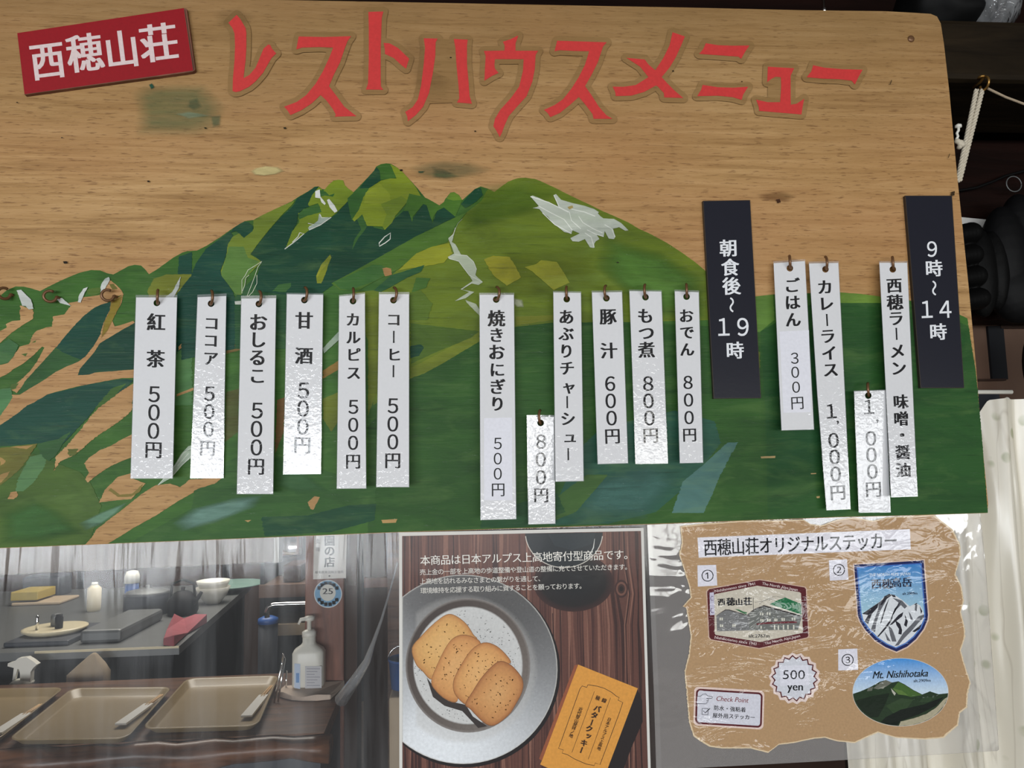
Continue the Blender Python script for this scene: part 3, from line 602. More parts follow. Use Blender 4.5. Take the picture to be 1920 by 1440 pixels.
A(K('E', [(500, 340), (600, 360), (640, 377), (690, 402), (760, 442), (800, 412), (860, 332), (890, 327), (930, 352), (960, 395), (945, 432), (900, 541), (850, 500), (800, 460), (740, 490), (712, 540), (700, 585), (690, 560), (650, 440), (620, 430), (530, 540), (525, 590), (515, 560), (490, 490), (450, 490)]), (76, 116, 42), rag=0.5)
A(K('E', [(820, 380), (860, 332), (890, 327), (930, 352), (958, 395), (880, 400)]), (104, 138, 46), rag=0.8)
A(K('E', [(948, 432), (1000, 370), (1070, 300), (1120, 287), (1140, 350), (1080, 410), (990, 466)]), (27, 72, 47), rag=0.7)
A(K('E', [(0, 1024), (240, 890), (560, 710), (900, 545), (1000, 500), (900, 620), (830, 760), (600, 840), (400, 1000), (200, 1100), (60, 1180), (-100, 1180), (-180, 1120)]), (80, 116, 44), rag=0.9)
A(K('E', [(-160, 1110), (0, 1040), (180, 960), (260, 960), (330, 1020), (200, 1100), (-20, 1180), (-100, 1170)]), (66, 110, 52), rag=1.5)
A(K('E', [(400, 1010), (560, 860), (700, 800), (850, 770), (872, 860), (800, 940), (620, 975), (500, 990)]), (150, 154, 42), rag=1.2)
A(K('E', [(190, 1182), (340, 1050), (500, 1000), (632, 960), (600, 1020), (480, 1070), (340, 1150), (250, 1195)]), (44, 90, 56), rag=0.9)
A(K('E', [(560, 1070), (682, 1075), (640, 1160), (520, 1200), (540, 1130)]), (74, 112, 46), rag=1.4)
A(K('E', [(500, 1200), (600, 1180), (700, 1300), (660, 1440), (500, 1440)]), (92, 116, 42), rag=2)
A(K('E', [(265, 990), (300, 982), (342, 992), (345, 1045), (290, 1060), (275, 1030)]), (180, 132, 84), rag=0.8)
A(K('E', [(1150, 910), (1230, 880), (1370, 890), (1430, 980), (1472, 1070), (1350, 1140), (1240, 1060), (1190, 990)]), (152, 148, 42), rag=1.6)
A(K('G', [(20, 930), (130, 900), (180, 862), (330, 880), (400, 990), (455, 1080), (380, 1112), (300, 1152), (180, 1050), (90, 970)]), (150, 150, 44), rag=1)
A(K('C', [(1340, 850), (1350, 880), (1320, 950), (1300, 1020), (1260, 1110), (1220, 1110), (1215, 1040), (1260, 940)]), (132, 140, 42), rag=0.5)
A(K('C', [(1260, 940), (1215, 1040), (1222, 1060), (1260, 990), (1310, 940)]), (150, 152, 48), rag=0.5)
# snow and flowers in white
WH = (226, 228, 216)
A(K('G', [(75, 250), (95, 240), (150, 260), (250, 305), (345, 350), (300, 235), (320, 225), (370, 280), (470, 310), (600, 340), (690, 370), (735, 400), (725, 410), (750, 440), (780, 460), (880, 465), (950, 505), (1020, 575), (990, 580), (930, 545), (870, 560), (895, 635), (880, 660), (830, 655), (790, 580), (780, 640), (712, 615), (740, 660), (705, 680), (690, 705), (690, 745), (650, 740), (600, 660), (540, 685), (480, 680), (460, 650), (550, 605), (480, 575), (470, 610), (400, 590), (310, 520), (240, 440), (190, 405), (160, 370), (95, 360), (140, 350), (155, 340)]), (200, 206, 192), rag=0.3)
for q in ([(350, 350), (450, 400), (470, 480), (560, 560)], [(160, 345), (280, 410), (400, 470), (480, 575)], [(470, 370), (600, 400), (700, 440)], [(540, 440), (580, 500), (680, 560), (770, 600)], [(620, 570), (700, 610), (780, 635)], [(300, 235), (350, 345)], [(190, 405), (310, 520), (470, 605)], [(790, 520), (860, 560), (890, 640)], [(75, 250), (250, 305), (345, 352), (440, 400)], [(600, 600), (660, 640), (690, 740)]):
    mu.stroke(K('G', q), 1.5, (240, 242, 232))
A(K('G', [(430, 350), (480, 335), (490, 355), (450, 375)]), (180, 160, 96), rag=0.6)
A(K('E', [(900, 640), (890, 690), (870, 760), (900, 780), (950, 870), (1000, 875), (1060, 930), (1085, 1000), (1075, 1050), (1140, 1110), (1100, 1135), (1040, 1120), (960, 1175), (1065, 1195), (990, 1250), (895, 1275), (1020, 1195), (945, 1172), (1050, 1100), (1020, 1050), (980, 1000), (930, 930), (850, 910), (835, 890), (890, 860), (868, 800), (838, 735), (880, 690)]), (186, 194, 172), rag=0.4)
mu.stroke(K('E', [(900, 635), (885, 690), (840, 730)]), 0.9, WH); mu.stroke(K('E', [(960, 560), (920, 600), (890, 680)]), 0.6, (170, 180, 150))
mu.stroke(K('E', [(895, 870), (1000, 880), (1060, 935), (1085, 1000)]), 0.9, WH); mu.stroke(K('E', [(840, 900), (930, 930), (1020, 1050), (1135, 1108), (1040, 1120), (950, 1172)]), 0.9, WH)
A(K('E', [(985, 1265), (1080, 1300), (1110, 1350), (1120, 1410), (1060, 1350), (1000, 1290)]), (176, 184, 160), rag=0.8)
mu.soft(K('R', [(970, 235), (1020, 245), (1030, 290), (990, 290), (965, 270)]), (176, 180, 150), 0.8)
for q in ([(1205, 280), (1245, 265), (1252, 330), (1300, 390), (1290, 405), (1260, 380), (1250, 345), (1205, 338)], [(1310, 360), (1330, 350), (1380, 410), (1405, 460), (1380, 475), (1335, 425)]): A(K('C', q), (236, 238, 230), rag=0.2)
A(K('C', [(1240, 485), (1270, 520), (1350, 515), (1290, 560), (1150, 632), (1140, 610), (1200, 570), (1230, 545)]), (170, 184, 172), rag=0.3)
for q in ([(1245, 485), (1265, 520), (1350, 515), (1250, 585), (1150, 630)], [(1140, 570), (1190, 580), (1150, 600)], [(1065, 655), (1105, 662), (1050, 710), (1000, 750), (930, 802)], [(1065, 655), (1050, 690), (1000, 740)]): mu.stroke(K('C', q), 1.6, WH)
for q in ([(725, 912), (690, 935), (600, 990), (575, 1040), (545, 1080), (545, 1200)], [(720, 920), (690, 960), (660, 1050), (590, 1230)], [(610, 1035), (580, 1060), (570, 1130), (550, 1180)], [(680, 1035), (680, 1110), (640, 1190), (600, 1230)]): mu.stroke(K('C', q), 1.0, (214, 220, 196))
mu.stroke(K('E', [(335, 682), (332, 735), (290, 768), (238, 798), (236, 770), (285, 715)]), 1.8, WH, closed=True)
for q in ([(150, 405), (190, 400), (240, 450), (280, 490), (300, 570), (260, 578), (230, 545), (200, 545)], [(500, 470), (560, 475), (640, 545), (540, 520)], [(790, 375), (760, 430), (725, 515), (700, 512), (710, 450), (750, 390)], [(980, 285), (990, 310), (950, 380), (930, 430), (905, 422), (910, 350), (945, 300)], [(1625, 280), (1550, 420), (1480, 472), (1560, 472), (1610, 380)]):
    A(K('A', q), (206, 210, 204), rag=0.7)
A(K('Q', [(885, 1292), (960, 1250), (1010, 1190), (1080, 1130), (1100, 1055), (1060, 1070), (1022, 1110), (985, 1170), (925, 1250)]), (180, 196, 176), rag=0.6)
for q in ([(890, 1288), (985, 1180), (1030, 1110), (1100, 1060)], [(960, 1250), (1020, 1180), (1080, 1120)], [(1000, 1180), (1060, 1110)]): mu.stroke(K('Q', q), 1.2, (222, 228, 214))
A(K('Q', [(1815, 520), (1905, 425), (1908, 470), (1822, 548)]), (158, 176, 156), rag=0.6)
A([(440, 565), (452, 564), (452, 571), (441, 571)], (214, 216, 206), rag=0.3)
# thin smears on the bare wood
mu.soft(K('P', [(735, 520), (800, 480), (870, 475), (1000, 468), (1160, 470), (1230, 540), (1280, 600), (1240, 720), (1120, 770), (900, 775), (760, 770), (760, 620)]), (104, 124, 84), 0.42, inner=0.6)
mu.soft(K('P', [(1060, 560), (1110, 545), (1140, 600), (1090, 625), (1050, 600)]), (70, 104, 78), 0.4); mu.soft(K('P', [(1180, 650), (1245, 640), (1240, 710), (1195, 720)]), (66, 108, 82), 0.4)
mu.soft(K('P', [(835, 475), (855, 465), (870, 490), (850, 505)]), (40, 84, 70), 0.9); mu.soft(K('P', [(980, 640), (1060, 625), (1200, 650), (1060, 670)]), (150, 170, 140), 0.5)
mu.soft(K('E', [(480, 110), (620, 60), (800, 40), (1100, 70), (1260, 130), (1100, 190), (860, 230), (660, 215), (560, 190)]), (124, 122, 86), 0.42, inner=0.5)
mu.soft(K('E', [(690, 110), (800, 120), (950, 190), (820, 215), (700, 200)]), (80, 100, 74), 0.4); mu.soft(K('E', [(570, 140), (640, 140), (620, 160), (575, 160)]), (60, 84, 62), 0.8)
mu.soft(K('C', [(610, 100), (660, 70), (760, 50), (880, 60), (935, 100), (860, 130), (740, 145), (650, 135)]), (214, 196, 138), 0.95, inner=0.7)
mu.soft(K('S', [(410, -350), (560, -370), (650, -340), (600, -300), (440, -310)]), (120, 76, 44), 0.4); A([(1455, 374), (1462, 373), (1464, 379), (1458, 381)], (70, 40, 26), rag=0.4)
mu.soft(K('P', [(1180, 60), (1350, 30), (1450, 90), (1380, 160), (1220, 150)]), (120, 90, 60), 0.16)
mu.soft([(745, 60), (790, 60), (800, 130), (850, 150), (840, 190), (780, 190)], (130, 94, 60), 0.14)
for x, y, w in ((385, 240, 2.4), (278, 340, 2.6), (534, 240, 2.8), (845, 108, 2), (891, 246, 1.8), (1262, 133, 2), (752, 319, 3), (98, 102, 1.5), (116, 258, 1.6), (1391, 153, 1.5), (122, 492, 4), (1480, 480, 2), (32, 192, 1.6), (1158, 492, 2)):
    A([(x - w, y - w * .5), (x + w * .8, y - w * .6), (x + w, y + w * .4), (x - w * .5, y + w * .6)], (44, 30, 22), rag=0.3)
mu.stroke([(1672, 150), (1669, 158)], 1.2, (60, 40, 24)); mu.stroke([(1781, 288), (1778, 296)], 1, (70, 46, 28))
A([(1783, 360), (1790, 358), (1790, 366), (1784, 367)], (70, 48, 30), rag=0.8)
mu.build('mural', board)
# red title letters, each under its own piece of clear film
TL = [
 ('L1', [[(170, 90), (205, 130), (255, 215), (262, 260), (262, 400), (255, 520), (235, 690), (290, 660), (350, 590), (400, 470), (425, 410), (470, 370), (490, 378), (505, 410), (545, 455), (500, 500), (465, 560), (420, 640), (350, 720), (290, 770), (200, 815), (160, 822), (132, 812), (135, 690), (150, 520), (155, 380), (150, 265), (130, 215), (92, 165)]], []),
 ('L1', [[(758, 295), (1000, 300), (1255, 292), (1220, 340), (1190, 420), (1150, 540), (1090, 660), (1045, 765), (1110, 850), (1190, 960), (1305, 1050), (1200, 1052), (1100, 1055), (1110, 1035), (1080, 980), (1020, 900), (965, 850), (880, 930), (780, 995), (680, 1040), (655, 1000), (620, 960), (740, 915), (830, 850), (920, 740), (990, 620), (1050, 490), (1085, 400), (950, 395), (790, 400), (735, 418)]], []),
 ('L1', [[(1418, 62), (1560, 58), (1545, 120), (1535, 400), (1535, 700), (1538, 770), (1560, 800), (1395, 798), (1415, 740), (1422, 500), (1422, 200)], [(1562, 355), (1620, 360), (1700, 405), (1805, 505), (1790, 550), (1775, 600), (1730, 565), (1660, 500), (1575, 460), (1575, 420)]], []),
 ('L2', [[(275, 312), (408, 315), (388, 350), (385, 480), (360, 650), (325, 830), (270, 960), (200, 1040), (125, 1098), (118, 1050), (100, 1010), (170, 965), (220, 890), (250, 760), (275, 560), (288, 400)], [(560, 318), (692, 325), (685, 380), (685, 560), (700, 720), (710, 860), (732, 932), (590, 920), (612, 880), (605, 760), (585, 560), (575, 400)]], [[(275, 312), (692, 325), (725, 930), (590, 920), (330, 930), (280, 600)]]),
 ('L2', [[(1170, 285), (1165, 305), (1145, 360), (1145, 430), (1360, 430), (1335, 470), (1328, 600), (1305, 720), (1250, 860), (1150, 970), (1080, 1050), (1040, 1140), (1015, 1210), (995, 1248), (965, 1190), (935, 1145), (950, 1075), (1000, 990), (1100, 880), (1180, 770), (1215, 620), (1222, 510), (950, 510), (945, 560), (950, 600), (985, 640), (920, 670), (850, 715), (855, 600), (862, 480), (845, 432), (1040, 428), (1042, 380), (1025, 345), (1100, 320)]], []),
 ('L3', [[(175, 335), (400, 342), (645, 350), (610, 390), (560, 540), (500, 660), (440, 765), (500, 850), (570, 960), (640, 1040), (700, 1075), (520, 1075), (510, 1030), (450, 950), (380, 868), (300, 940), (200, 1020), (110, 1060), (85, 1020), (50, 990), (150, 945), (230, 890), (310, 790), (380, 680), (440, 560), (478, 435), (330, 432), (200, 425), (150, 435)]], []),
 ('L3', [[(1268, 255), (1330, 275), (1385, 295), (1350, 380), (1300, 490), (1240, 590), (1165, 680), (1220, 740), (1290, 810), (1370, 878), (1280, 875), (1190, 872), (1185, 830), (1130, 770), (1110, 760), (1000, 820), (880, 855), (730, 860), (725, 820), (700, 770), (800, 772), (920, 755), (1040, 680), (960, 580), (830, 497), (920, 505), (1005, 512), (1040, 560), (1105, 615), (1180, 500), (1240, 380)]], []),
 ('L4', [[(232, 165), (350, 185), (500, 190), (668, 188), (625, 250), (585, 322), (560, 300), (350, 285), (165, 272), (205, 225)], [(200, 582), (350, 605), (500, 610), (655, 600), (605, 680), (590, 732), (500, 705), (350, 690), (145, 695), (185, 630)]], []),
 ('L4', [[(852, 400), (980, 408), (1115, 415), (1080, 490), (1080, 700), (1082, 780), (1140, 770), (1215, 720), (1200, 800), (1188, 878), (1000, 862), (765, 842), (760, 800), (735, 730), (850, 755), (975, 755), (985, 600), (982, 505), (930, 500), (890, 520), (845, 555)]], [[(852, 520), (850, 730), (980, 760), (980, 500)]]),
 ('L4', [[(1305, 385), (1420, 410), (1600, 425), (1800, 430), (1760, 500), (1722, 578), (1690, 540), (1560, 525), (1400, 520), (1240, 505), (1285, 450)]], [])]
for c, polys, extra in TL:
    pts0 = K(c, polys[0]); cxy = (sum(p[0] for p in pts0) / len(pts0), sum(p[1] for p in pts0) / len(pts0))
    ar = Art(BOARD, base=0.0014)
    fl = Art(BOARD, base=0.0011, step=2e-7)
    r = 9.0
    for q in polys:
        q = K(c, q); n = len(q)
        fl.poly(q, (0, 0, 0), 'film_wood')
        for i in range(n):
            (x, y), (x2, y2) = q[i], q[(i + 1) % n]; l = math.hypot(x2 - x, y2 - y) or 1; ux, uy = -(y2 - y) / l * r, (x2 - x) / l * r
            p = [(x + ux, y + uy), (x2 + ux, y2 + uy), (x2 - ux, y2 - uy), (x - ux, y - uy)]
            fl.poly(p, (0, 0, 0), 'film_wood'); fl.disc(x, y, r, r, (0, 0, 0), 'film_wood', 14)
        ar.poly(q, (206, 58, 56), 'letter', lift=False)
    for q in extra: fl.poly(K(c, q), (0, 0, 0), 'film_wood')
    lt = ar.build('title_letter', board)
    fo = fl.build('clear_film', lt); fo['label'] = 'clear film border around the red letter'
sc = BOARD.at(1708, 73)
so = lathe('screw', [(0.0001, 0.0012), (0.0016, 0.0014), (0.0032, 0.0006), (0.0034, 0.0)], (0, 0, 0), MAT['hook'], board, 20)
so.rotation_euler = (math.radians(90), 0, 0); so.location = sc - wloc(board)
for v in so.data.vertices: v.co += wloc(board)
# hooks
def hook(x, y, ang, r=0.0040, yy=0.0065, opening=60):
    """open ring of bent wire: the shank screws into the board, the ring stands out from it"""
    c = BOARD.at(x, y, yy); ca, sa = math.cos(ang), math.sin(ang); pts = []
    d = V((sa, -ca, 0))                                  # ring plane holds the vertical and d
    pts.append(V((c.x - d.x * (r + 0.001), 0.004, c.z - r * 0.1))); pts.append(c - d * (r + 0.0002) + V((0, 0.0004, 0)))
    for k in range(15):
        a = math.pi + math.radians(360 - opening) * k / 14
        pts.append(c + d * (r * math.cos(a)) + V((0, 0, r * math.sin(a))))
    return tube('cup_hook', pts, 0.0012, MAT['hook'], board, 8)
for x, y in ((8, 550), (94, 555.5), (202, 553.5)): hook(x, y, math.radians(-62 if x > 20 else -40), 0.0046)
# red name plaque
plq = [(32.3, 62), (345, 15), (350, 16.5), (366, 131), (361, 134.5), (46, 177.5)]
pc = BOARD.at(205, 150, 0)
plaque = empty('name_plaque', pc, 'small tilted red plaque with four white characters in the top corner of the board', 'plaque')
PP = YP(-0.004)
pxslab('plate', plq, PP, 0, -0.0039, MAT['pillarwood'], plaque)
ar = Art(PP, base=0.00003); ar.poly([(32.3, 62), (344.5, 15), (362, 132), (46, 176.5)], (150, 13, 25), 'plaque')
ar.stroke([(346.5, 18), (363.5, 131)], 1.2, (60, 40, 24), 'plaque'); ar.build('red_face', plaque)
ar = Art(PP, base=0.0001)
for ch, x, y, w in (('西', 89, 113, 1.0), ('穂', 159, 98.5, 1.05), ('山', 228, 92, 1.0), ('荘', 297.5, 79.5, 1.1)):
    ar.text(ch, x, y, 68, (226, 206, 204), 'plaque', rot=math.radians(-7.2), off=0.012, bold=0.018, sx=0.98 * w, sy=1.12)
ar.build('lettering', plaque)['label'] = 'white painted characters'
# ------------------------------------------------------------------ hanging strips
INK = (18, 17, 21)
def strip(label, corners, filmtop, hole, chars, tilt, yaw=0.0, y=0.0062, mid=None, patch=None, paper=(226, 226, 228), hk=0.0):
    n = V((0, -1, 0)); n.rotate(Matrix.Rotation(math.radians(tilt), 3, 'X').inverted()); n.rotate(Matrix.Rotation(math.radians(yaw), 3, 'Z'))
    pl = Plane(BOARD.at(hole[0], hole[1], y), n)
    root = empty('menu_strip', pl.at(*hole), label, 'menu strip', 'white menu strips hung on the board')
    hr = 6.2
    ring = [(hole[0] + hr * math.cos(2 * math.pi * k / 16), hole[1] + hr * math.sin(2 * math.pi * k / 16)) for k in range(16)]
    (tlx, tly), (trx, try_), (brx, bry), (blx, bly) = corners
    def sheet(out, off, th, mat, name):
        # outline with a punched hole: split along the hole's height into a ring of quads
        bm = bmesh.new()
        o = [bm.verts.new(pl.at(x, yy, off)) for x, yy in out]; h = [bm.verts.new(pl.at(x, yy, off)) for x, yy in ring]
        es = [bm.edges.new((o[i], o[(i + 1) % len(o)])) for i in range(len(o))] + [bm.edges.new((h[i], h[(i + 1) % 16])) for i in range(16)]
        bmesh.ops.triangle_fill(bm, use_beauty=True, edges=es, normal=n)
        for f in bm.faces:
            f.normal_update()
            if f.normal.dot(n) < 0: f.normal_flip()
        vs = [v.co.copy() for v in bm.verts]; bm.verts.index_update(); fs = [[v.index for v in f.verts] for f in bm.faces]; bm.free()
        ob = mesh(name, vs, fs, MAT[mat], root)
        a = ob.data.color_attributes.new('paint', 'FLOAT_COLOR', 'CORNER'); a.data.foreach_set('color', list((*lin(paper), 1)) * len(ob.data.loops))
        sm = ob.modifiers.new('thickness', 'SOLIDIFY'); sm.thickness = th; sm.offset = -1
        return ob
    L = [(blx, bly)]; R = [(brx, bry)]
    if mid: L = [mid[0], (blx, bly)]; R = [mid[1], (brx, bry)]
    out = [(tlx, tly), (trx, try_)] + R + L[::-1]
    sheet(out, 0.0, 0.00025, 'lam', 'paper')
    d = tly - filmtop
    fo = [(tlx - 0.8, tly - d), (trx + 0.8, try_ - d)] + [(x + 0.9, q) for x, q in R[:-1]] + [(R[-1][0] + 0.9, R[-1][1] + 0.9), (L[-1][0] - 0.9, L[-1][1] + 0.9)] + [(x - 0.9, q) for x, q in L[:-1]]
    sheet(fo, -0.0001, 0.0001, 'film', 'clear_film')
    ar = Art(pl, base=0.00008)
    if patch:
        pa = Art(pl, base=0.00005); pa.poly(patch, (232, 232, 240), 'matte_print'); pa.build('price_sticker', root)['label'] = 'newer white price sticker'
        ar.z = 0.0001
    ang = math.atan2(-( (blx + brx) - (tlx + trx)), (bly + bry) - (tly + try_))
    for it in chars:
        ch, x, yy, s = it[:4]; k = it[4] if len(it) > 4 else ''
        m = 'matte_print' if 'm' in k else 'lam'
        rt = ang if 'd' not in k else ang * 0.4
        if ch in 'ー～': ar.text(ch, x, yy, s, INK, m, rot=rt, bold=0.0, off=0.012, res=4, centre=True, rot90=True)
        elif ch == ',': ar.text(ch, x, yy, s * 1.12, INK, m, rot=rt)
        elif ch.isdigit(): ar.text(chr(ord(ch) + 0xFEE0), x, yy, s * (1.15 if 'm' in k else 1.2), INK, m, rot=rt, off=0.006 if 'm' not in k else 0, bold=0.012 if 'm' not in k else 0.004, sx=0.95, res=5, centre=True)
        elif ch == '円': ar.text(ch, x, yy, s * 1.08, INK, m, rot=rt, off=0.0 if 'm' in k else 0.008, bold=0.006 if 'm' in k else 0.018, res=3)
        else: ar.text(ch, x, yy, s * 1.03, INK, m, rot=rt, off=0.012, bold=0.03, res=4, centre='c' in k)
    ar.build('lettering', root)
    hook(hole[0] + hk, hole[1] - 11, math.radians(random.uniform(12, 34) * (1 if hole[0] < 1000 else -1)), 0.0058, 0.0066, 100)
    return root
strip('white strip for black tea at 500 yen, next to the three empty hooks', [(255.3, 557.7), (331.7, 557.7), (323.5, 897), (245, 897)], 553, (294, 568),
      [('紅', 292.7, 604, 34), ('茶', 291.7, 672.7, 34), ('5', 289, 739.3, 33), ('0', 288.7, 773.5, 33), ('0', 287.7, 808, 33), ('円', 287.7, 843, 32)], 2.4, hk=2)
strip('white strip for cocoa at 500 yen with bluish glare on its lower half', [(370.7, 557.3), (424, 555), (418.3, 896), (357.3, 896)], 552.5, (395.7, 569.3),
      [('コ', 396.7, 606, 28), ('コ', 395.3, 638.3, 28), ('ア', 395, 671.7, 28), ('5', 392.7, 738.5, 30), ('0', 392.3, 771.7, 30), ('0', 390.7, 805, 30), ('円', 389.3, 840, 29)], -1.15, 3)
strip('white strip for sweet red bean soup at 500 yen, longest of the drink strips', [(452.7, 560), (517.3, 559), (511.7, 926), (444.3, 926)], 554.5, (485.3, 570),
      [('お', 484, 604, 34), ('し', 483.3, 636.7, 32), ('る', 482.7, 670, 33), ('こ', 482.7, 704.3, 32), ('5', 482, 770, 33), ('0', 481, 804.3, 33), ('0', 480.7, 839, 33), ('円', 480, 874, 32)], 3.0)
strip('white strip for sweet amazake drink at 500 yen, bottom washed out by glare', [(538, 551.7), (605.7, 552.7), (601, 888), (531.7, 888.7)], 549, (570.7, 562.7),
      [('甘', 570.3, 600.7, 33), ('酒', 570, 666.7, 33), ('5', 569, 732.3, 33), ('0', 568.3, 766, 33), ('0', 567.7, 800, 33), ('円', 566.7, 834, 32)], -1.35, -2)
strip('narrow white strip for milky soft drink at 500 yen, katakana ending in ピス', [(636.3, 556), (683.8, 551), (686.3, 915.6), (631.6, 916)], 553, (661.9, 564.6),
      [('カ', 661.9, 599, 27), ('ル', 662.5, 632.5, 27), ('ピ', 663, 665, 27), ('ス', 663, 699, 27), ('5', 662.5, 763, 29), ('0', 662.3, 796.6, 29), ('0', 662, 830.3, 29), ('円', 662, 864.7, 28)], 2.9)
strip('white strip for coffee at 500 yen, last strip of the drinks row', [(711, 551.7), (766.7, 551.7), (766.7, 913), (705.7, 913)], 547.5, (737.7, 563),
      [('コ', 738.3, 599, 27), ('ー', 738.3, 631.7, 28), ('ヒ', 739, 665, 27), ('ー', 737.7, 696, 28), ('5', 736.7, 761, 31), ('0', 736.5, 795, 31), ('0', 736.5, 828.5, 31), ('円', 736.3, 863, 30)], 3.1)
strip('white strip for grilled rice balls with a 500 yen price sticker near its foot', [(899.3, 552.7), (963.3, 552.7), (967.6, 973), (901.3, 974.6)], 549, (930.3, 561.7),
      [('焼', 930.7, 596.7, 32), ('き', 931, 628, 29), ('お', 931, 660, 31), ('に', 932.3, 693, 29), ('ぎ', 932.7, 725, 30), ('り', 932.7, 757, 29), ('5', 933.3, 831.7, 25, 'm'), ('0', 933.3, 860, 25, 'm'), ('0', 933.3, 888.3, 25, 'm'), ('円', 934, 917.7, 26, 'm')], 3.6,
      patch=[(907.7, 784), (960, 783), (960.7, 938), (907.7, 938)])
strip('short white price strip hung low and partly under the roast pork strip', [(988.3, 781.7), (1038.5, 781.7), (1041, 981.6), (991, 983)], 778.2, (1013.7, 793),
      [('8', 1014.5, 828, 29), ('0', 1014, 861.7, 29), ('0', 1014.3, 895, 29), ('円', 1014.7, 928, 28)], -3.2, 0, 0.0112)
strip('white strip for roast pork in long katakana, overlapping a short price strip', [(1037.7, 548.3), (1089, 549), (1094, 901.7), (1041.7, 902.7)], 545.5, (1062.7, 561),
      [('あ', 1061.7, 594, 29), ('ぶ', 1061.7, 625.7, 28), ('り', 1062, 658, 28), ('チ', 1063.3, 690, 28), ('ャ', 1066.5, 725, 27), ('ー', 1063.5, 754, 28), ('シ', 1065, 785, 28), ('ュ', 1069, 822, 27, 'c'), ('ー', 1065.5, 851.7, 28)], 2.8, 0, 0.0100)
strip('white strip for pork miso soup at 600 yen', [(1110, 548.3), (1166, 547.7), (1177.3, 868.3), (1121, 870)], 545, (1137, 559.3),
      [('豚', 1140, 593.3, 31), ('汁', 1141.7, 657.3, 31), ('6', 1144, 719.3, 30), ('0', 1145, 751.7, 30), ('0', 1146.7, 784, 30), ('円', 1148.3, 817.3, 29)], 2.4)
strip('white strip for stewed offal at 800 yen, glare over its last characters', [(1180.3, 545.7), (1240, 546.7), (1251.7, 868.3), (1192.3, 869.3)], 543, (1210.3, 557.3),
      [('も', 1210, 592, 30), ('つ', 1212, 624, 30), ('煮', 1212.3, 655.7, 31), ('8', 1215.3, 719.3, 30), ('0', 1216, 751.7, 30), ('0', 1217.7, 784, 30), ('円', 1220, 816, 29)], -0.75, 2)
strip('narrow white strip for oden hotpot at 800 yen, beside a black hours sign', [(1265.3, 546.2), (1310, 548), (1318, 867.3), (1275, 868.3)], 543, (1287.3, 556.3),
      [('お', 1286.7, 592, 27), ('で', 1288, 623, 27), ('ん', 1288.3, 655, 27), ('8', 1290, 717, 27), ('0', 1291, 750, 27), ('0', 1292, 783, 27), ('円', 1293, 815, 26)], 2.5)
strip('short white strip for rice with a bright 300 yen sticker', [(1450.7, 493.5), (1509, 489.5), (1526, 805), (1465.7, 806.7)], 490, (1481, 503),
      [('ご', 1485, 535, 29), ('は', 1486, 566.7, 29), ('ん', 1487, 599, 29), ('3', 1490, 671.7, 24, 'm'), ('0', 1491, 698, 24, 'm'), ('0', 1492.7, 726, 24, 'm'), ('円', 1495, 755, 25, 'm')], 2.0,
      patch=[(1461.7, 621.7), (1516.7, 619), (1520.7, 772.7), (1469, 774)])
strip('long white strip for curry rice with a pasted 1,000 yen lower part', [(1517, 494), (1571.7, 493), (1594, 954), (1550.5, 956)], 490.5, (1547.7, 505),
      [('カ', 1546.7, 538, 29), ('レ', 1549, 569, 29), ('ー', 1550.7, 600, 28), ('ラ', 1552, 630, 29), ('イ', 1555, 662, 29), ('ス', 1557.7, 693, 29), ('1', 1559, 771, 30), (',', 1570.7, 792, 30), ('0', 1563, 825.7, 30), ('0', 1565, 856.7, 30), ('0', 1567, 889, 30), ('円', 1571, 923, 29)], 0.5, 2,
      mid=((1533, 741), (1584, 741)))
strip('short white 1,000 yen price strip with glare, hung lower than its neighbours', [(1601.7, 734), (1660, 732), (1669.3, 960), (1611, 960.5)], 732.5, (1628, 741.7),
      [('1', 1629.5, 763, 30), (',', 1645, 790, 30), ('0', 1633, 822, 30), ('0', 1634, 853, 30), ('0', 1635.7, 884, 30), ('円', 1637.7, 917, 30)], -1.6, 1, 0.0112)
strip('longest white strip at the board edge, for ramen with miso or soy sauce', [(1649, 492.7), (1700.7, 492.7), (1720, 930), (1671.7, 931.7)], 489.5, (1674, 505),
      [('西', 1676.7, 535, 29), ('穂', 1678, 566.7, 30), ('ラ', 1680, 596.7, 29), ('ー', 1681, 626, 28), ('メ', 1682.7, 658, 29), ('ン', 1685, 690, 29), ('味', 1689, 753, 28), ('噌', 1690, 785, 28), ('・', 1691.7, 815.7, 28), ('醤', 1693, 848, 28), ('油', 1694, 881, 28)], 1.5, 0, 0.0100)
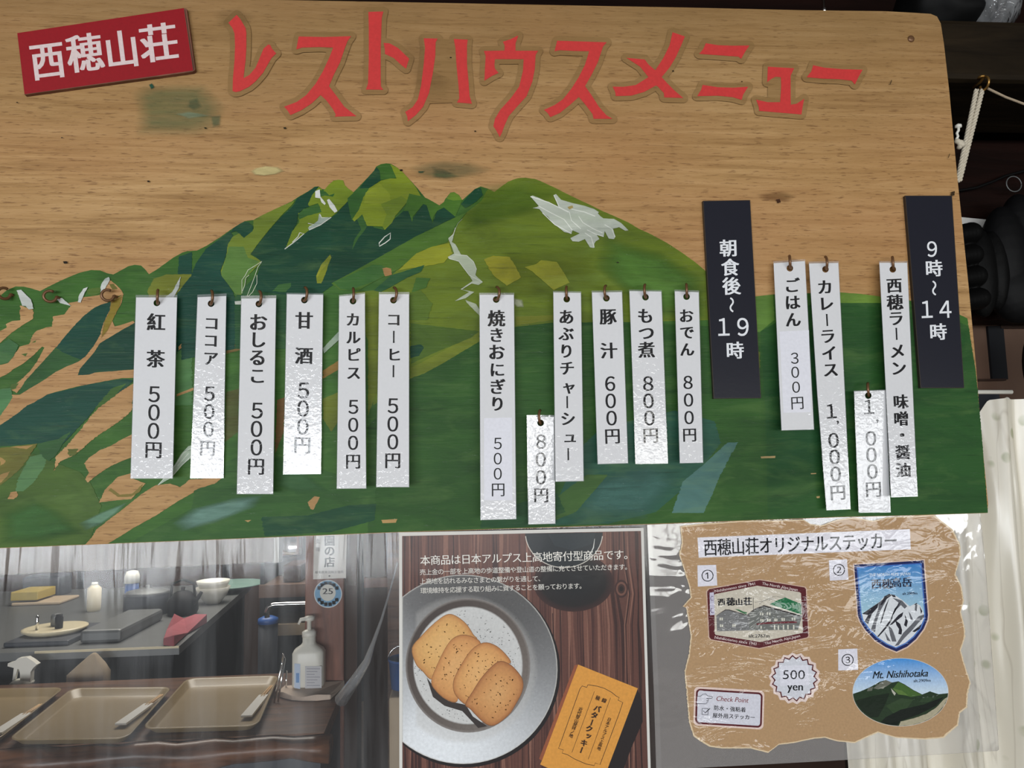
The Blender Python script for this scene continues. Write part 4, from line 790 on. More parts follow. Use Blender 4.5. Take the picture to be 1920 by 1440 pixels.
# black laminated hour signs
def hours(label, cs, chars):
    root = empty('hours_sign', BOARD.at((cs[2][0] + cs[3][0]) / 2, cs[2][1]), label, 'hours sign', 'black signs with serving hours')
    pl = YP(-0.0035)
    ob = pxslab('card', cs, pl, 0, -0.0034, MAT['lam_dark'], root)
    a = ob.data.color_attributes.new('paint', 'FLOAT_COLOR', 'CORNER'); a.data.foreach_set('color', list((*lin((58, 50, 44)), 1)) * len(ob.data.loops))
    ar = Art(pl, base=0.00003); ar.poly([(cs[0][0] + 1.4, cs[0][1] + 1.2), (cs[1][0] - 1, cs[1][1] + 1.2), (cs[2][0] - 1, cs[2][1] - 1), (cs[3][0] + 1.4, cs[3][1] - 1)], (28, 29, 40), 'lam_dark'); ar.build('black_face', root)
    ar = Art(pl, base=0.00006); ang = math.atan2(-((cs[2][0] + cs[3][0]) - (cs[0][0] + cs[1][0])), (cs[2][1] + cs[3][1]) - (cs[0][1] + cs[1][1]))
    for ch, x, y, s in chars:
        if ch == '～': ar.text(ch, x, y, s, (236, 238, 242), 'lam_dark', rot=ang, off=0.015, centre=True, rot90=True)
        elif ch.isdigit(): ar.text(chr(ord(ch) + 0xFEE0), x, y, s, (236, 238, 242), 'lam_dark', rot=ang * .6, off=0.012, res=5, centre=True, sx=0.9)
        else: ar.text(ch, x, y, s, (236, 238, 242), 'lam_dark', rot=ang * .6, off=0.015, bold=0.02)
    ar.build('lettering', root)
hours('black hours sign saying after breakfast until 19, between oden and rice strips', [(1318, 376.5), (1406.5, 375), (1427, 746.5), (1338, 747.5)],
      [('朝', 1365.7, 465, 34), ('食', 1369, 501, 34), ('後', 1371.5, 536, 35), ('～', 1372, 571.5, 30), ('1', 1357, 613, 44), ('9', 1393, 613, 44), ('時', 1378, 656.7, 34)])
hours('black hours sign saying 9 to 14, near the right edge of the board', [(1697, 366.7), (1785, 366.7), (1808, 727.5), (1726, 727.5)],
      [('9', 1747.7, 467, 38), ('時', 1751, 503, 33), ('～', 1751.7, 540, 30), ('1', 1738, 580, 43), ('4', 1772.5, 580, 43), ('時', 1759, 622, 33)])
CROPS['BX'] = (1050, 1240, 7.2); CROPS['V'] = (560, 1000, 9.6); CROPS['V2'] = (640, 1000, 3.275)
# ------------------------------------------------------------------ cookie poster
PY = 0.0105
PO = YP(PY)
poster = empty('cookie_poster', PO.at(980, 1640), 'poster showing butter cookies on a metal plate and an orange cookie box', 'poster')
pxslab('paper', [(748.3, 998.3), (1206.7, 989.3), (1226, 1646), (749, 1652)], PO, 0, -0.0005, MAT['paper'], poster)
ar = Art(PO, step=6e-6, base=0.00004, crop='H'); mp = 'poster'
def clipx(pts, x0=None, x1=None):
    return [(max(x, x0) if x0 is not None else x, y) for x, y in pts]
XL = 754.3
def pr(y): return 1201.7 + (y - 995) * 13.3 / 445
ar.poly([(754, 1005), (1201.7, 995.5), (1221, 1640), (754.6, 1645)], (92, 58, 50), mp, crop='px')
rs = random.Random(3); x = 755.5
while x < 1199:
    w = rs.uniform(1.2, 7); c = rs.choice([(118, 78, 66), (74, 44, 40), (104, 66, 56), (58, 34, 32), (132, 92, 78), (96, 60, 52)])
    if x + w > 1201: break
    yt = 1005.4 - (x - 754) * 9.5 / 447.7
    sl = (x - 754) / 447 * 0.03
    pl_, pr_ = [], []
    for k in range(12):
        y = yt + (1640 - yt) * k / 11
        kn = 9 * math.exp(-((y - 1105) / 34) ** 2) * (1 if x > 1165 else -1) * math.exp(-((x - 1165) / 28) ** 2)
        wob = mnoise.noise(V((x * 0.05, y * 0.008, 0))) * 2.2
        xx = x + sl * (y - yt) + kn + wob
        pl_.append((xx, y)); pr_.append((min(xx + w * (0.6 + 0.4 * math.sin(k * 1.3 + x)), pr(y) - 0.3), y))
    if all(a[0] >= 755 for a in pl_): ar.poly(pl_ + pr_[::-1], c, mp, crop='px', lift=False)
    ar.z += 4e-7; x += w * rs.uniform(0.5, 1.5)
ar.stroke([(850, 1004), (852, 1100)], 1.6, (36, 22, 22), mp, 'px'); ar.stroke([(1196, 1000), (1197, 1200), (1204, 1440), (1210, 1640)], 1.6, (40, 24, 24), mp, 'px'); ar.stroke([(1036, 1150), (1042, 1300), (1046, 1640)], 1.4, (40, 24, 24), mp, 'px')
for r, c in ((17, (60, 34, 32)), (13, (112, 74, 62)), (9, (58, 34, 30)), (5, (28, 18, 18))): ar.disc(1165, 1104, r * .75, r, c, mp, 24, 'px')
# shadow printed in the photograph and the glass
ar.fan(clipx([(1075 + 75 * math.cos(2 * math.pi * k / 40), 1092 + 55 * math.sin(2 * math.pi * k / 40)) for k in range(40)]), None, (1075, 1092), [(1.0, (58, 34, 32)), (0.8, (26, 22, 24)), (0.3, (20, 22, 26))], mp)
gl = [(1057.5 + 72.5 * math.cos(math.pi * k / 30), 998.3 + 66 * math.sin(math.pi * k / 30)) for k in range(31)]
gl = [(x, max(y, 1005.4 - (x - 754) * 9.5 / 447.7)) for x, y in gl]
ar.poly(gl, (26, 34, 40), mp, crop='px'); ar.poly([(x, y) for x, y in K('H', [(860, 120), (1130, 118), (1110, 180), (1000, 215), (900, 190)])], (34, 44, 50), mp, crop='px')
ar.stroke(gl[1:-1], 1.5, (206, 200, 190), mp, 'px'); ar.stroke(K('H', [(1125, 150), (1118, 200), (1095, 250), (1060, 275)]), [0.6, 1.8, 1.6, 0.4], (220, 220, 216), mp, 'px')
cx, cy = 740 + 385 / 3, 960 + 885 / 3
circ = [(max(XL, cx + 177 * math.cos(2 * math.pi * k / 72)), cy + 177.5 * math.sin(2 * math.pi * k / 72)) for k in range(72)]
sh = [(max(XL, cx + 3 + 179 * math.cos(2 * math.pi * k / 72)), cy + 4 + 180 * math.sin(2 * math.pi * k / 72)) for k in range(72)]
ar.poly(sh, (24, 18, 20), mp, crop='px')
def g3(a, b, t): return tuple(a[i] + (b[i] - a[i]) * t for i in range(3))
def rim(f):
    a = f * 2 * math.pi; s = math.sin(a); c = math.cos(a)
    t = 0.5 + 0.5 * math.sin(a - 0.25) ; base = g3((84, 83, 83), (236, 240, 244), max(0, t) ** 1.15)
    return base
ar.fan(circ, None, (cx, cy), [(1.0, (196, 194, 188)), (0.985, rim), (0.80, rim), (0.745, lambda f: g3(rim(f), (190, 188, 184), 0.4))], mp)
wx, wy = 740 + 412 / 3, 960 + 863 / 3
well = [(max(XL + 2, wx + 117 * math.cos(2 * math.pi * k / 72)), wy + 126 * math.sin(2 * math.pi * k / 72)) for k in range(72)]
def wall_(f): a = f * 2 * math.pi; return g3((70, 60, 56), (118, 110, 104), 0.5 + 0.5 * math.sin(a + 0.8))
ar.fan(well, None, (wx, wy), [(1.0, (136, 130, 126)), (0.96, wall_), (0.885, wall_), (0.86, (206, 206, 204)), (0.5, (200, 200, 198)), (0.1, (186, 186, 184))], mp)
rs = random.Random(5)
for k in range(420):
    a, q = rs.uniform(0, 6.283), math.sqrt(rs.uniform(0, 1)) * 100; g = rs.randint(160, 226)
    x, y = wx + q * math.cos(a), wy + q * 1.06 * math.sin(a)
    if x > XL + 6: ar.disc(x, y, rs.uniform(.5, 1.6), rs.uniform(.3, .9), (g, g, g - 4), mp, 5, 'px', lift=False)
for k in range(420):
    a, q = rs.uniform(-2.6, 2.4), rs.uniform(136, 173); x, y = cx + q * math.cos(a), cy + q * math.sin(a)
    if x > XL + 3:
        b = rim((a % 6.283) / 6.283); d = rs.uniform(-22, 22)
        ar.disc(x, y, rs.uniform(.5, 1.8), rs.uniform(.3, .8), tuple(min(255, max(0, v + d)) for v in b), mp, 5, 'px', lift=False)
CK = [([(100, 765), (150, 700), (220, 630), (290, 580), (340, 585), (400, 630), (440, 690), (458, 722), (380, 800), (300, 870), (215, 940), (160, 895), (120, 850)], (222, 172, 104), (196, 138, 80)),
      ([(380, 693), (440, 705), (482, 740), (460, 800), (400, 880), (360, 960), (352, 1062), (290, 1052), (230, 1000), (208, 950), (240, 860), (290, 760), (330, 712)], (218, 160, 98), (190, 128, 74)),
      ([(500, 737), (570, 755), (630, 810), (650, 850), (600, 860), (530, 920), (470, 990), (425, 1062), (395, 1078), (340, 1020), (333, 950), (370, 870), (430, 780)], (222, 166, 102), (188, 126, 72)),
      ([(580, 845), (640, 855), (690, 900), (719, 950), (715, 1010), (680, 1080), (640, 1140), (560, 1198), (500, 1180), (430, 1110), (400, 1080), (440, 1010), (500, 920)], (206, 148, 90), (170, 110, 64))]
ar.poly(K('H', [(180, 930), (240, 1010), (300, 1062), (400, 1085), (440, 1150), (520, 1205), (470, 1215), (380, 1120), (280, 1090), (215, 1040)]), (54, 46, 44), mp, crop='px')
for pts, c, e in CK:
    p = K('H', pts); q = []
    n = len(p)
    for i in range(n):                                    # rounded outline (Catmull-Rom)
        p0, p1, p2, p3 = p[i - 1], p[i], p[(i + 1) % n], p[(i + 2) % n]
        for t in (0, .25, .5, .75):
            q.append(tuple(0.5 * ((2 * p1[k]) + (-p0[k] + p2[k]) * t + (2 * p0[k] - 5 * p1[k] + 4 * p2[k] - p3[k]) * t * t + (-p0[k] + 3 * p1[k] - 3 * p2[k] + p3[k]) * t ** 3) for k in (0, 1)))
    mx, my = sum(a[0] for a in q) / len(q), sum(a[1] for a in q) / len(q)
    if area2(q) > 0: q = q[::-1]
    ar.fan(q, None, (mx, my), [(1.02, g3(e, (60, 36, 22), 0.45)), (0.98, e), (0.86, g3(c, e, 0.35)), (0.6, c), (0.2, g3(c, (240, 200, 140), 0.25))], mp)
    for k in range(46):
        a, r2 = rs.uniform(0, 6.283), math.sqrt(rs.random()) * 0.8; i = int(a / 6.283 * len(q)); x, y = mx + (q[i][0] - mx) * r2, my + (q[i][1] - my) * r2
        ar.disc(x, y, rs.uniform(.5, 2.2), rs.uniform(.4, 1.1), g3(c, e if rs.random() < .6 else (244, 206, 150), rs.uniform(.1, .35)), mp, 6, 'px', lift=False, rot=rs.uniform(0, 3))
# the orange box
ar.poly(K('H', [(1365, 993), (1392, 1060), (1395, 1180), (1330, 1330), (1290, 1440), (1240, 1580), (1150, 1560), (1250, 1300)]), (30, 22, 24), mp, crop='px')
ar.poly(K('H', [(1012, 862), (1030, 858), (960, 1060), (832, 1402), (812, 1388)]), (150, 84, 56), mp, crop='px')
ar.poly(K('H', [(1032, 858), (1368, 992), (1290, 1200), (1150, 1570), (818, 1420), (830, 1395)]), (222, 154, 66), mp, crop='px')
BR = (52, 28, 14)
fr = [(395, 318), (500, 335), (600, 365), (700, 420), (760, 470), (800, 490), (783, 525), (848, 555), (800, 700), (540, 1395), (475, 1372), (462, 1408), (350, 1385), (200, 1320), (100, 1260), (28, 1238), (45, 1195), (-20, 1175), (5, 1110), (270, 370), (298, 332), (362, 352), (375, 318)]
ar.stroke(K('BX', fr), 1.1, BR, mp, 'px', closed=True)
ar.stroke(K('BX', [(465, 405), (160, 1232)]), .8, BR, mp, 'px'); ar.stroke(K('BX', [(682, 492), (382, 1322)]), .8, BR, mp, 'px')
ar.build('printed_picture', poster)
ar = Art(PO, step=2e-7, base=0.0009, crop='px')
T20 = math.radians(20)
for ch, x, y in zip('バタークッキー', (505, 465, 430, 395, 385, 325, 290), (640, 730, 828, 912, 1015, 1105, 1200)):
    ar.text(ch, x, y, 98 if ch != 'ッ' else 90, BR, mp, rot=T20, bold=0.03, off=0.02, crop='BX', centre=(ch in 'ーッ'), rot90=(ch == 'ー'))
for ch, x, y in (('稜', 512, 497), ('線', 597, 530)): ar.text(ch, x, y, 66, BR, mp, rot=T20, bold=0.02, crop='BX')
for i, ch in enumerate('近代登山発祥ノ地'): ar.text(ch, 278 - 128 * i / 7, 650 + 355 * i / 7, 58, BR, mp, rot=T20, bold=0.012, crop='BX')
for i, ch in enumerate('日本アルプス上高地'): ar.text(ch, 665 - 138 * i / 8, 788 + 390 * i / 8, 54, BR, mp, rot=T20, bold=0.012, crop='BX')
WT = (236, 232, 224)
def line(ar, txt, x0, y0, x1, y1, size, col, mat, crop, bold=0.0, off=0.0, sx=1, sy=1):
    n = len(txt) - 1; r = math.atan2(y1 - y0, x1 - x0)
    for i, ch in enumerate(txt): ar.text(ch, x0 + (x1 - x0) * i / n, y0 + (y1 - y0) * i / n, size, col, mat, rot=r, bold=bold, off=off, crop=crop, sx=sx, sy=sy)
line(ar, '本商品は日本アルプス上高地寄付型商品です。', 172, 272, 1318, 238, 60, WT, mp, 'H', 0.006)
line(ar, '売上金の一部を上高地の歩道整備や登山道の整備に充てさせていただきます。', 158, 338, 1312, 308, 36, WT, mp, 'H')
line(ar, '上高地を訪れるみなさまとの繋がりを通して、', 158, 390, 824, 374, 36, WT, mp, 'H')
line(ar, '環境維持を応援する取り組みに資することを願っております。', 162, 442, 1056, 415, 36, WT, mp, 'H')
ar.build('lettering', poster)['label'] = 'white and brown printed Japanese text'
# ------------------------------------------------------------------ sticker sheet
SH = YP(PY)
sheet = empty('sticker_sheet', SH.at(1560, 1435), 'wrinkled clear laminated sheet with torn kraft paper showing three mountain stickers', 'poster')
fo = [(1213.5, 984), (1500, 972), (1700, 963), (1837, 958), (1848, 1060), (1860, 1230), (1873, 1405), (1870, 1408), (1550, 1427), (1230.5, 1444), (1226, 1300), (1219, 1120)]
pxslab('clear_film', fo, YP(PY + 0.0006), 0, -0.0003, MAT['sheetfilm'], sheet)
kr = K('I', [(165, 80), (300, 65), (500, 50), (700, 48), (860, 42), (900, 68), (960, 75), (1050, 42)]) + K('J', [(95, 30), (200, 50), (280, 30), (420, 22), (540, 15), (600, 60), (650, 100), (690, 180), (695, 240), (665, 350), (700, 420), (712, 500), (695, 560), (715, 640), (720, 700), (695, 780), (720, 870), (750, 960), (735, 1020), (730, 1100), (690, 1130), (680, 1200), (620, 1250), (600, 1270), (490, 1280), (330, 1270), (230, 1240), (160, 1270), (100, 1300), (0, 1290)]) + K('I', [(980, 1270), (920, 1275), (800, 1300), (720, 1310), (660, 1355), (560, 1330), (400, 1330), (330, 1320), (280, 1290), (240, 1260), (215, 1180), (200, 1000), (190, 900), (215, 800), (225, 700), (210, 600), (200, 540), (180, 530), (225, 480), (220, 430), (190, 330), (160, 240), (175, 170)])
ar = Art(SH, base=0.00002); mk = 'kraft'
cxk, cyk = 1545, 1185
ar.poly(kr, (226, 204, 170), mk, rag=0.9)
ar.poly([(x + (cxk - x) * 0.009 , y + (cyk - y) * 0.011) for x, y in kr], (182, 148, 110), mk, rag=0.8)
ar.build('kraft_paper', sheet)
def piece(name, fn, label=None, base=0.0002):
    a = Art(SH, base=base); fn(a); o = a.build(name, sheet)
    if label: o['label'] = label
    return o
INKC = (22, 22, 28)
def f_head(a):
    a.poly([(1307.7, 1008), (1706, 992), (1707.7, 1030), (1310, 1045.7)], (232, 230, 238), mk)
    line(a, '西穂山荘オリジナルステッカー', 1332, 1026.5, 1670, 1013.5, 27, INKC, mk, 'px', 0.012, 0.008, sy=1.25)
piece('heading_label', f_head, 'white paper strip with the heading')
for ch, c, q, x, y in (('①', 'I', [(263, 300), (368, 297), (375, 413), (265, 420)], 320, 358), ('②', 'px', [(1554, 1050.5), (1588, 1048.5), (1591, 1087), (1556, 1089)], 1573, 1068.5), ('③', 'J', [(5, 773), (112, 768), (117, 888), (5, 892)], 58, 832)):
    def f_num(a):
        a.poly(q, (228, 226, 236), mk, c); s = CROPS[c][2]
        a.text(ch, x, y, 27 * s, INKC, mk, rot=-0.04, bold=0.004, crop=c, centre=True)
    piece('number_label', f_num)
MAR = (92, 36, 42)
def f_hex(a):
    H = [(215, 330), (250, 290), (1040, 148), (1740, 262), (1762, 290), (1800, 1020), (1780, 1045), (1030, 1212), (280, 1075), (250, 1040)]
    a.poly([(x + (1010 - x) * -0.022, y + (680 - y) * -0.03) for x, y in H], (206, 176, 156), mk, 'M'); a.poly(H, MAR, mk, 'M')
    a.poly([(325, 385), (345, 365), (1000, 235), (1660, 335), (1685, 355), (1715, 960), (1700, 975), (1050, 1115), (350, 1005), (335, 985)], (206, 198, 182), mk, 'M')
    a.poly([(255, 345), (322, 335), (335, 690), (262, 700)], (200, 196, 214), mk, 'M')  # pale patch painting the glare across the left border
    for y in (440, 630): a.stroke(K('M', [(312, y - 35), (280, y - 40), (270, y), (285, y + 28), (318, y + 22)]), 1.2, (96, 74, 110), mk)
    a.poly([(1195, 525), (1300, 470), (1440, 420), (1560, 470), (1690, 520), (1692, 690), (1500, 640)], (34, 112, 70), mk, 'M')
    a.stroke(K('M', [(1280, 520), (1380, 490), (1450, 440), (1560, 560), (1680, 560)]), .5, (20, 70, 46), mk)
    for q in ([(960, 495), (1050, 485), (1130, 460), (1250, 405), (1300, 400), (1360, 415), (1440, 415)], [(1030, 525), (1100, 475), (1200, 440), (1280, 460)], [(1180, 470), (1220, 440), (1300, 430)]): a.stroke(K('M', q), .5, (96, 92, 88), mk)
    a.poly([(650, 600), (720, 610), (780, 640), (840, 650), (830, 690), (740, 650)], (60, 112, 74), mk, 'M')
    a.poly([(845, 690), (960, 610), (1105, 545), (1700, 715), (1640, 925), (870, 935)], (116, 118, 114), mk, 'M')
    a.poly([(360, 705), (500, 615), (560, 615), (880, 710), (870, 935), (370, 950)], (124, 124, 124), mk, 'M')
    a.poly([(840, 690), (950, 600), (1105, 540), (1702, 700), (1702, 730), (1105, 560), (960, 622)], (58, 52, 52), mk, 'M')
    a.poly([(1180, 548), (1260, 545), (1700, 690), (1700, 705)], (226, 220, 206), mk, 'M')
    a.poly([(350, 705), (500, 608), (560, 608), (890, 705), (885, 722), (555, 622), (505, 622)], (72, 66, 66), mk, 'M')
    a.stroke(K('M', [(937, 425), (940, 650)]), .8, (60, 58, 58), mk); a.stroke(K('M', [(1105, 560), (1100, 800)]), .5, (70, 66, 64), mk)
    for y in (590, 640, 690, 740): a.stroke(K('M', [(1000, y + 40), (1110, y), (1640, y + 150)]), .35, (84, 84, 82), mk)
    for y in (700, 760, 840, 900): a.stroke(K('M', [(375, y), (860, y + 6)]), .35, (92, 92, 92), mk)
    a.poly([(985, 830), (1120, 808), (1620, 790), (1620, 818), (1120, 835), (1000, 850)], (110, 42, 50), mk, 'M')
    for x, y in ((1042, 655), (1075, 658), (1148, 650), (1185, 655), (1048, 755), (1078, 757), (1155, 752), (1185, 755), (1268, 748), (1295, 750), (1380, 742), (1410, 743), (1540, 735), (1575, 737), (410, 735), (440, 735), (415, 840), (445, 842), (610, 838), (640, 838), (1050, 865), (1260, 850), (1320, 855), (1400, 850), (1470, 848), (1560, 850)):
        h = 70 if y > 844 and x > 1200 else 42
        a.poly([(x, y), (x + 22, y), (x + 22, y + h), (x, y + h)], (216, 214, 200), mk, 'M', lift=False)
    a.up()
    for ch, x, y, s in (('西', 440, 490, 120), ('穂', 585, 485, 135), ('山', 715, 490, 120), ('荘', 850, 480, 135)): a.text(ch, x, y, s, INKC, mk, rot=-0.05, bold=0.04, off=0.01, crop='M', shear=0)
    a.text('alt.2767m', 1030, 1022, 76, (44, 44, 46), mk, bold=0.012, crop='M', width=325)
    W2 = (226, 206, 204)
    a.text('Nishihosanso since 1941', 650, 262, 60, W2, mk, rot=-0.19, crop='M', width=640, bold=0.012); a.text('The North Alps,Japan', 1355, 255, 60, W2, mk, rot=0.18, crop='M', width=565, bold=0.012)
    a.text('Nishihosanso since 1941', 660, 1095, 60, W2, mk, rot=0.165, crop='M', width=660, bold=0.012); a.text('The North Alps,Japan', 1395, 1085, 60, W2, mk, rot=-0.225, crop='M', width=565, bold=0.012)
piece('hexagon_sticker', f_hex, 'six-sided maroon bordered sticker of a mountain lodge')
def f_shield(a):
    S_ = [(48, 80), (600, 45), (635, 480), (630, 520), (600, 590), (540, 670), (470, 730), (385, 770), (300, 735), (215, 680), (140, 600), (95, 530), (78, 480)]
    a.poly([(325 + (x - 325) * 1.035, 400 + (y - 400) * 1.03) for x, y in S_], (222, 196, 178), mk, 'O'); a.poly(S_, (34, 42, 92), mk, 'O')
    inn = [(78, 105), (575, 75), (605, 470), (600, 515), (570, 580), (520, 645), (455, 700), (380, 735), (310, 705), (235, 655), (165, 580), (120, 515), (108, 460)]
    a.grad([(68, 98), (585, 66), (615, 475), (610, 520), (580, 588), (525, 655), (460, 708), (382, 745), (305, 713), (228, 663), (156, 588), (110, 520), (98, 470)], (66, 110, 190), (90, 130, 200), 60, 700, mk, 'O')
    a.grad(inn, (56, 130, 200), (180, 216, 226), 75, 470, mk, 'O')
    SN = (222, 226, 230); GY = (104, 106, 112); DK = (44, 44, 52)
    a.poly([(112, 470), (170, 430), (250, 375), (290, 330), (330, 312), (370, 320), (430, 360), (490, 410), (540, 385), (575, 405), (604, 470), (600, 515), (570, 580), (520, 645), (455, 700), (380, 735), (310, 705), (235, 655), (165, 580), (122, 515)], SN, mk, 'O')
    for q, c in (([(112, 470), (170, 430), (245, 380), (235, 420), (190, 470), (160, 550), (130, 530), (160, 480)], DK), ([(245, 380), (290, 345), (310, 325), (300, 370), (260, 440), (225, 540), (215, 615), (180, 600), (215, 500), (240, 430)], GY), ([(290, 330), (330, 310), (345, 325), (310, 350), (270, 400), (255, 400)], DK), ([(340, 315), (372, 320), (380, 340), (355, 335)], DK),
                 ([(300, 400), (330, 340), (300, 430), (265, 540), (255, 550), (275, 470)], DK), ([(350, 340), (385, 350), (430, 365), (470, 410), (450, 430), (420, 400), (380, 440), (400, 380)], GY), ([(425, 362), (400, 410), (360, 455), (350, 520), (300, 590), (240, 655), (232, 650), (290, 580), (340, 510), (370, 430)], DK), ([(400, 480), (440, 455), (430, 490), (380, 530), (350, 555), (330, 560)], DK),
                 ([(375, 520), (415, 550), (430, 600), (425, 635), (400, 630), (405, 590), (385, 560)], DK), ([(450, 470), (475, 530), (465, 575), (445, 560), (455, 520)], DK), ([(320, 560), (350, 590), (370, 640), (385, 690), (350, 690), (335, 640)], GY), ([(290, 610), (310, 640), (340, 690), (310, 680)], GY), ([(480, 450), (500, 520), (520, 520), (495, 470)], GY), ([(604, 475), (560, 490), (500, 560), (440, 620), (390, 700), (370, 725), (400, 720), (450, 660), (510, 600), (560, 540), (603, 500)], GY),
                 ([(585, 550), (550, 580), (510, 610), (530, 615), (570, 590)], DK), ([(535, 390), (550, 400), (545, 450), (530, 440)], GY), ([(570, 410), (590, 450), (580, 470)], DK), ([(520, 400), (545, 383), (552, 392)], DK)): a.poly(q, c, mk, 'O')
    a.text('THE NORTH ALPS, JAPAN', 332, 160, 34, (214, 226, 238), mk, rot=-0.03, crop='O', width=325, bold=0.02)
    for ch, x, y in (('西', 225, 232), ('穂', 308, 232), ('高', 385, 222), ('岳', 468, 218)): a.text(ch, x, y, 84, (30, 32, 56), mk, bold=0.02, off=0.01, crop='O', rot=-0.05)
    a.text('alt.2909m', 492, 308, 30, (40, 46, 66), mk, rot=-0.03, crop='O', width=118, bold=0.02)
piece('shield_sticker', f_shield, 'navy bordered shield sticker of a snowy peak')
def f_oval(a):
    E_ = [(417 + 378 * math.cos(2 * math.pi * k / 64), 1092 + 268 * math.sin(2 * math.pi * k / 64)) for k in range(64)]
    a.poly([(417 + (x - 417) * 1.01, 1092 + (y - 1092) * 1.015) for x, y in E_], (214, 206, 196), mk, 'O')
    a.grad(E_, (66, 146, 220), (206, 224, 238), 825, 1100, mk, 'O')
    def inside(p): return [(x, y) if ((x - 417) / 378) ** 2 + ((y - 1092) / 268) ** 2 <= 1 else (417 + (x - 417) / math.hypot((x - 417) / 378, (y - 1092) / 268), 1092 + (y - 1092) / math.hypot((x - 417) / 378, (y - 1092) / 268)) for x, y in p]
    low = [(417 + 378 * math.cos(math.pi * k / 40), 1092 + 268 * math.sin(math.pi * k / 40)) for k in range(0, 41)]
    a.poly([(40, 1105), (100, 1085), (180, 1050), (250, 1010), (300, 995), (350, 1015), (400, 1005), (450, 1030), (520, 1075), (590, 1110), (650, 1085), (720, 1108), (794, 1100)] + low, (40, 58, 38), mk, 'O')
    for q, c in (([(400, 1010), (450, 1035), (520, 1080), (590, 1115), (500, 1130), (430, 1110), (360, 1060)], (70, 102, 48)), ([(350, 1060), (430, 1080), (480, 1120), (400, 1110)], (92, 122, 60)), ([(100, 1260), (160, 1200), (240, 1150), (300, 1130), (220, 1200), (140, 1250)], (72, 84, 60)), ([(200, 1060), (260, 1015), (300, 995), (350, 1015), (300, 1050), (240, 1070)], (110, 112, 100)), ([(160, 1060), (200, 1050), (190, 1080), (150, 1085)], (104, 108, 96)), ([(340, 1060), (380, 1100), (370, 1120), (350, 1090)], (186, 186, 170)),
                 ([(60, 1160), (200, 1120), (330, 1100), (300, 1180), (240, 1290), (180, 1290), (110, 1240)], (28, 40, 28)), ([(300, 1200), (420, 1140), (520, 1150), (460, 1230), (360, 1260)], (52, 72, 46)), ([(300, 1290), (420, 1230), (600, 1190), (760, 1130), (700, 1200), (560, 1270), (420, 1320), (390, 1355), (320, 1350), (260, 1330)], (22, 30, 24)), ([(240, 1060), (300, 1040), (280, 1065)], (150, 150, 138)), ([(600, 1130), (700, 1130), (640, 1170), (560, 1170)], (50, 70, 46))): a.poly(inside(q), c, mk, 'O')
    a.poly(inside([(400, 1362), (420, 1325), (520, 1300), (620, 1265), (700, 1215), (760, 1150), (790, 1130), (780, 1200), (700, 1290), (600, 1335), (500, 1358)]), (176, 168, 142), mk, 'O', rag=1)
    a.text('Mt. Nishihotaka', 415, 948, 82, (24, 30, 34), mk, rot=-0.04, crop='O', width=440, shear=0.35, bold=0.02)
    a.text('alt.2909m', 588, 1000, 32, (44, 56, 66), mk, rot=-0.03, crop='O', width=135, bold=0.02)
piece('oval_sticker', f_oval, 'oval sticker of a green mountain under blue sky')
def star(cx, cy, r0, r1, n, ph=0): return [(cx + (r0 if k % 2 else r1) * math.cos(math.pi * k / n + ph), cy + (r0 if k % 2 else r1) * math.sin(math.pi * k / n + ph)) for k in range(2 * n)]
def f_badge(a):
    a.poly(star(1422, 512, 318, 348, 18, .08), (232, 212, 204), mk, 'N'); a.poly(star(1420, 510, 262, 303, 18, .08), (214, 216, 224), mk, 'N')
    a.stroke(K('N', star(1420, 510, 262, 303, 18, .08)), 3, MAR, mk, closed=True)
    a.poly([(1235, 340), (1605, 335), (1612, 605), (1230, 608)], (226, 226, 236), mk, 'N')
    a.text('500', 1412, 462, 172, INKC, mk, crop='N', width=295, rot=0); a.text('yen', 1428, 655, 150, INKC, mk, crop='N', width=205, bold=0.02)
piece('price_badge', f_badge, 'white saw-toothed badge reading 500 yen')
def rrect(x0, y0, x1, y1, r, n=6):
    out = []
    for cx_, cy_, a0 in ((x1 - r, y0 + r, -90), (x1 - r, y1 - r, 0), (x0 + r, y1 - r, 90), (x0 + r, y0 + r, 180)):
        for k in range(n + 1): a = math.radians(a0 + 90 * k / n); out.append((cx_ + r * math.cos(a), cy_ + r * math.sin(a)))
    return out
def f_check(a):
    def w(p):                                     # the label leans a little
        return [(85 + (x / 930) * 935 - (y / 500) * 15 + 15 * 0, 618 + (y / 500) * 510 + (x / 930) * 58) for x, y in p]
    a.poly(w(rrect(0, 0, 930, 510, 60)), (230, 206, 196), mk, 'N'); a.stroke(K('N', w(rrect(36, 40, 895, 475, 45))), 3.6, MAR, mk, closed=True)
    a.poly(w(rrect(48, 52, 883, 463, 36)), (216, 216, 226), mk, 'N')
    hd = [(125, 752), (165, 750), (200, 722), (240, 720), (262, 745), (320, 752), (325, 770), (310, 780), (245, 778), (275, 790), (275, 805), (245, 808), (268, 815), (265, 828), (240, 832), (255, 845), (230, 852), (118, 848)]
    a.poly(hd, (216, 216, 226), mk, 'N'); a.stroke(K('N', hd), .9, INKC, mk, closed=False)
    a.text('Check Point', 595, 792, 92, (130, 56, 60), mk, rot=0.06, crop='N', width=430, shear=0.2, bold=0.01)
    line(a, '防水・強粘着', 378, 905, 738, 930, 70, INKC, mk, 'N', 0.012, 0.01); line(a, '屋外用ステッカー', 362, 1005, 862, 1032, 70, INKC, mk, 'N', 0.012, 0.01)
    a.stroke(K('N', [(190, 912), (268, 915), (266, 998), (186, 993)]), 1.1, INKC, mk, closed=True); a.stroke(K('N', [(205, 945), (228, 972), (295, 912)]), 1.4, INKC, mk)
piece('check_label', f_check, 'white label with a pointing hand and tick box')
